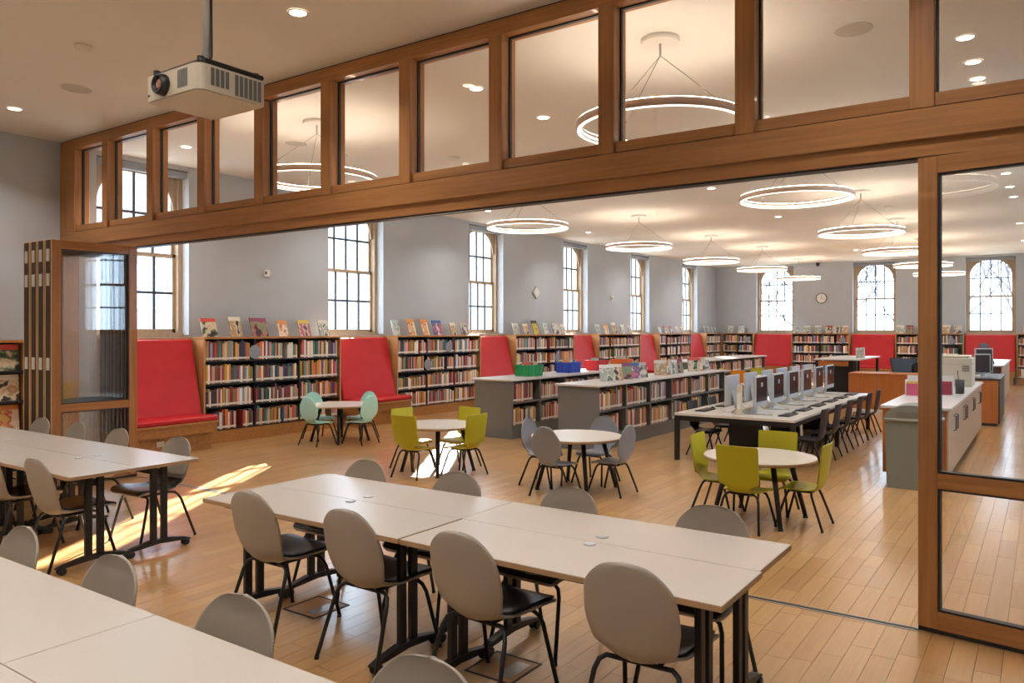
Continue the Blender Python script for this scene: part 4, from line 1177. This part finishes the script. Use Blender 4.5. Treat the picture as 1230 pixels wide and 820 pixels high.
for i, (x, y, w) in enumerate(((-8.545, 4.14, 'this side of the partition'), (-1.36, 7.14, 'beyond the partition near the service counter'), (-8.54, 7.09, 'beyond the partition near the window wall'), (-5.0, 11.5, 'beyond the partition above the island shelves'))):
    r = thing('ceiling_speaker', 'round flush ceiling speaker %s' % w, 'speaker', (x, y, ZC), 0, 'ceiling speakers'); put('trim_ring', GR, r); put('grille', GD, r)
for i, (x, y, w) in enumerate(((-7.22, 3.555, 'by the projector'), (-2.71, 17.75, 'above the computer table'), (-7.29, 9.02, 'beyond the partition'))):
    r = thing('smoke_detector', 'white smoke detector on the ceiling %s' % w, 'smoke detector', (x, y, ZC), 0, 'smoke detectors')
    MB().lathe([(.04, -.05), (.06, -.045), (.075, -.02), (.075, 0)], 20).build('body', M_white, r); MB().lathe([(.078, -.012), (.078, 0)], 20).build('base', M_beige, r)

# ------------------------------------------------------------------ projector
px0, px1, py0, py1, pz0, pz1 = -3.90, -3.43, 2.24, 2.645, 3.0, 3.13
pj = thing('ceiling_projector', 'white projector hanging from the ceiling on a pole', 'projector', ((px0 + px1) / 2, (py0 + py1) / 2, pz0))
hx, hy, hz = (px1 - px0) / 2, (py1 - py0) / 2, pz1 - pz0
rp = []
for (cx, cy, a0) in ((hx - .05, -hy + .05, -PI / 2), (hx - .03, hy - .03, 0), (-hx + .03, hy - .03, PI / 2), (-hx + .03, -hy + .03, PI)):
    rr = .05 if cx > 0 and cy < 0 else .03
    rp += arc(cx, cy, rr, a0, a0 + PI / 2, 6)
MB().prism(rp, 0, hz, 'z').build('body', M_beige, pj)
MB().prism([(x * .97, y * .97) for x, y in rp], -.004, 0, 'z').build('base_plate', M_beige, pj)
for k in range(4): MB().box(hx - .175 + .022 * k, hx - .157 + .022 * k, -hy - .002, -hy + .004, .025, hz - .015).build('vent_slat', M_unit, pj)
for k in range(11):
    if k in (4,): continue
    MB().box(hx - .004, hx + .002, -hy + .07 + .028 * k, -hy + .09 + .028 * k, .03 if k < 5 else .012, hz - .012).build('vent_slat', M_unit, pj)
Mx = T(-hx + .17, -hy + .02, .062) @ Matrix.Rotation(PI / 2, 4, 'X')
ln = MB().lathe([(.055, -.01), (.056, .03), (.048, .06), (.040, .06), (.038, .03)], 28, M=Mx, cap1=False).build('lens_barrel', M_black, pj)
MB().lathe([(.038, .03), (.036, .045), (.02, .05)], 24, M=Mx).build('lens_glass', mat('lens_coating', '8a5a4a', .08), ln)
MB().lathe([(.007, -.002), (.007, .003)], 12, M=T(-hx + .035, -hy, .03) @ Matrix.Rotation(PI / 2, 4, 'X')).build('sensor_eye', M_black, pj)
q = MB(); q.bbox(-hx + .04, hx - .0, -hy + .03, hy - .01, hz + .004, hz + .03, .008); q.bbox(-.09, .09, -.08, .08, hz + .03, hz + .06, .008); q.build('mount_plate', M_black, pj)
for (sx, sy) in ((-1, -1), (-1, 1), (1, -1), (1, 1)): MB().lathe([(.018, hz - .005), (.018, hz + .04)], 12, c=(sx * (hx - .04), sy * (hy - .04), 0)).build('mount_foot', M_black, pj)
pl = MB().tube([(0, 0, hz + .05), (0, 0, ZC - pz0 - .02)], .024, 14).build('pole', M_white, pj)
MB().lathe([(.028, 0), (.028, .015)], 14, c=(0, 0, .62)).build('collar', M_white, pl)
MB().lathe([(.09, ZC - pz0 - .025), (.09, ZC - pz0)], 20).build('ceiling_flange', M_white, pj)
MB().tube([(.03, -.01, hz + .05), (.045, .0, hz + .12), (.03, .01, hz + .2), (.026, .01, hz + .5)], .006, 6).build('cable', M_black, pj)

# floor outlet boxes under the middle tables
for (x, y, w) in ((-3.9, 3.40, 'farther from'), (-2.38, 3.36, 'nearer to')):
    r = thing('floor_outlet_box', 'square floor outlet hatch under the middle tables, %s the ajar door' % w, 'outlet', (x, y, 0), 0, 'floor outlet hatches')
    q = MB()
    for (a, b_, c, d) in ((-.15, .15, -.15, -.138), (-.15, .15, .138, .15), (-.15, -.138, -.138, .138), (.138, .15, -.138, .138)): q.box(a, b_, c, d, 0, .004)
    q.build('frame', M_black, r); MB().box(-.138, .138, -.138, .138, 0, .002).build('lid', mat('hatch_wood', 'b98a58', .4), r)
    MB().box(.02, .11, -.1, .1, .002, .004).build('flap', M_steel, r)

# ------------------------------------------------------------------ outside the windows
struct(MB().box(-70, 60, -40, 110, -1.4, -1.3).build('ground', noise_mat('pale_ground', '9c9a90', 'b0ada2', (1, 1, 1), .9)))
M_brick = mat('outside_brick', 'b08a80', .9)
nt = M_brick.node_tree; bt = nt.nodes.new('ShaderNodeTexBrick'); tcn = nt.nodes.new('ShaderNodeTexCoord'); mpn = nt.nodes.new('ShaderNodeMapping')
mpn.inputs['Rotation'].default_value = (PI / 2, 0, PI / 2); bt.inputs['Scale'].default_value = 3.0
bt.inputs['Color1'].default_value = (*lin('9c827e'), 1); bt.inputs['Color2'].default_value = (*lin('8d716d'), 1); bt.inputs['Mortar'].default_value = (*lin('b3a7a3'), 1)
nt.links.new(tcn.outputs['Object'], mpn.inputs['Vector']); nt.links.new(mpn.outputs['Vector'], bt.inputs['Vector']); nt.links.new(bt.outputs['Color'], nt.nodes['Principled BSDF'].inputs['Base Color'])
bl = thing('brick_building', 'pale brick building standing outside the long-wall windows', 'building', (-34, 0, -1.3))
MB().box(-10, 0, 8, 90, 0, 13).build('wall', M_brick, bl)
MB().box(-10.2, .3, 7.8, 90.2, 13, 13.5).build('cornice', M_white, bl)
for fl in range(4):
    for k in range(20):
        y = 11 + k * 4.0
        w = MB().box(0, .08, y, y + 1.5, 1.0 + fl * 3.1, 3.0 + fl * 3.1).build('window', M_white, bl)
        MB().box(.08, .1, y + .12, y + 1.38, 1.1 + fl * 3.1, 2.9 + fl * 3.1).build('pane', mat('far_pane', 'a9b4c2', .15), w)
def bare_tree(seed, loc, hgt, label):
    R_ = random.Random(seed); q = MB()
    root = thing('bare_tree', label, 'tree', loc, 0, 'bare trees outside the end wall')
    tr = MB(); tr.tube([(0, 0, 0), (.05, .02, hgt * .18), (.0, -.03, hgt * .36)], [.2, .15, .12], 8); tr.build('trunk', mat('bark', '625f68', .9), root)
    def br(p, d, L_, r, lv):
        pts = [p]; dd = d.copy()
        for s in range(3):
            dd = (dd + Vector((R_.uniform(-.25, .25), R_.uniform(-.25, .25), R_.uniform(-.05, .2)))).normalized()
            pts.append(pts[-1] + dd * L_ / 3)
        q.tube(pts, [r, r * .8, r * .65, r * .45], 5 if lv < 2 else 4, caps=False)
        if lv < 5:
            for k in range(3 if lv < 3 else 2):
                nd_ = (dd + Vector((R_.uniform(-.9, .9), R_.uniform(-.9, .9), R_.uniform(-.2, .6)))).normalized()
                br(pts[R_.choice((1, 2, 3, 3))], nd_, L_ * R_.uniform(.6, .8), r * .58, lv + 1)
    for k in range(5):
        a = k * 2 * PI / 5 + R_.random()
        br(Vector((0, 0, hgt * R_.uniform(.22, .36))), Vector((math.cos(a) * .7, math.sin(a) * .7, .8)).normalized(), hgt * .32, .06, 0)
    q.build('branches', MATS['bark'], root)
for i, (x, y, h) in enumerate(((-13.5, 40, 9), (-8.9, 39, 10), (-4.6, 40, 10), (-.4, 39, 9), (4.0, 41, 10), (-17, 47, 11), (-10.5, 48, 12), (-4.0, 48, 12), (2.2, 47, 11))):
    bare_tree(11 + i, (x, y, -1.3), h, ['leafless tree outside the end-wall window nearest the room corner', 'leafless tree between the end-wall windows by the clock', 'leafless tree outside the middle end-wall window', 'leafless tree outside the end-wall window seen through the door glass',
              'leafless tree beyond the last end-wall window', 'leafless tree rising far beyond the corner window', 'leafless tree rising far beyond the clock', 'leafless tree rising far beyond the middle window', 'leafless tree rising far beyond the last end window'][i])
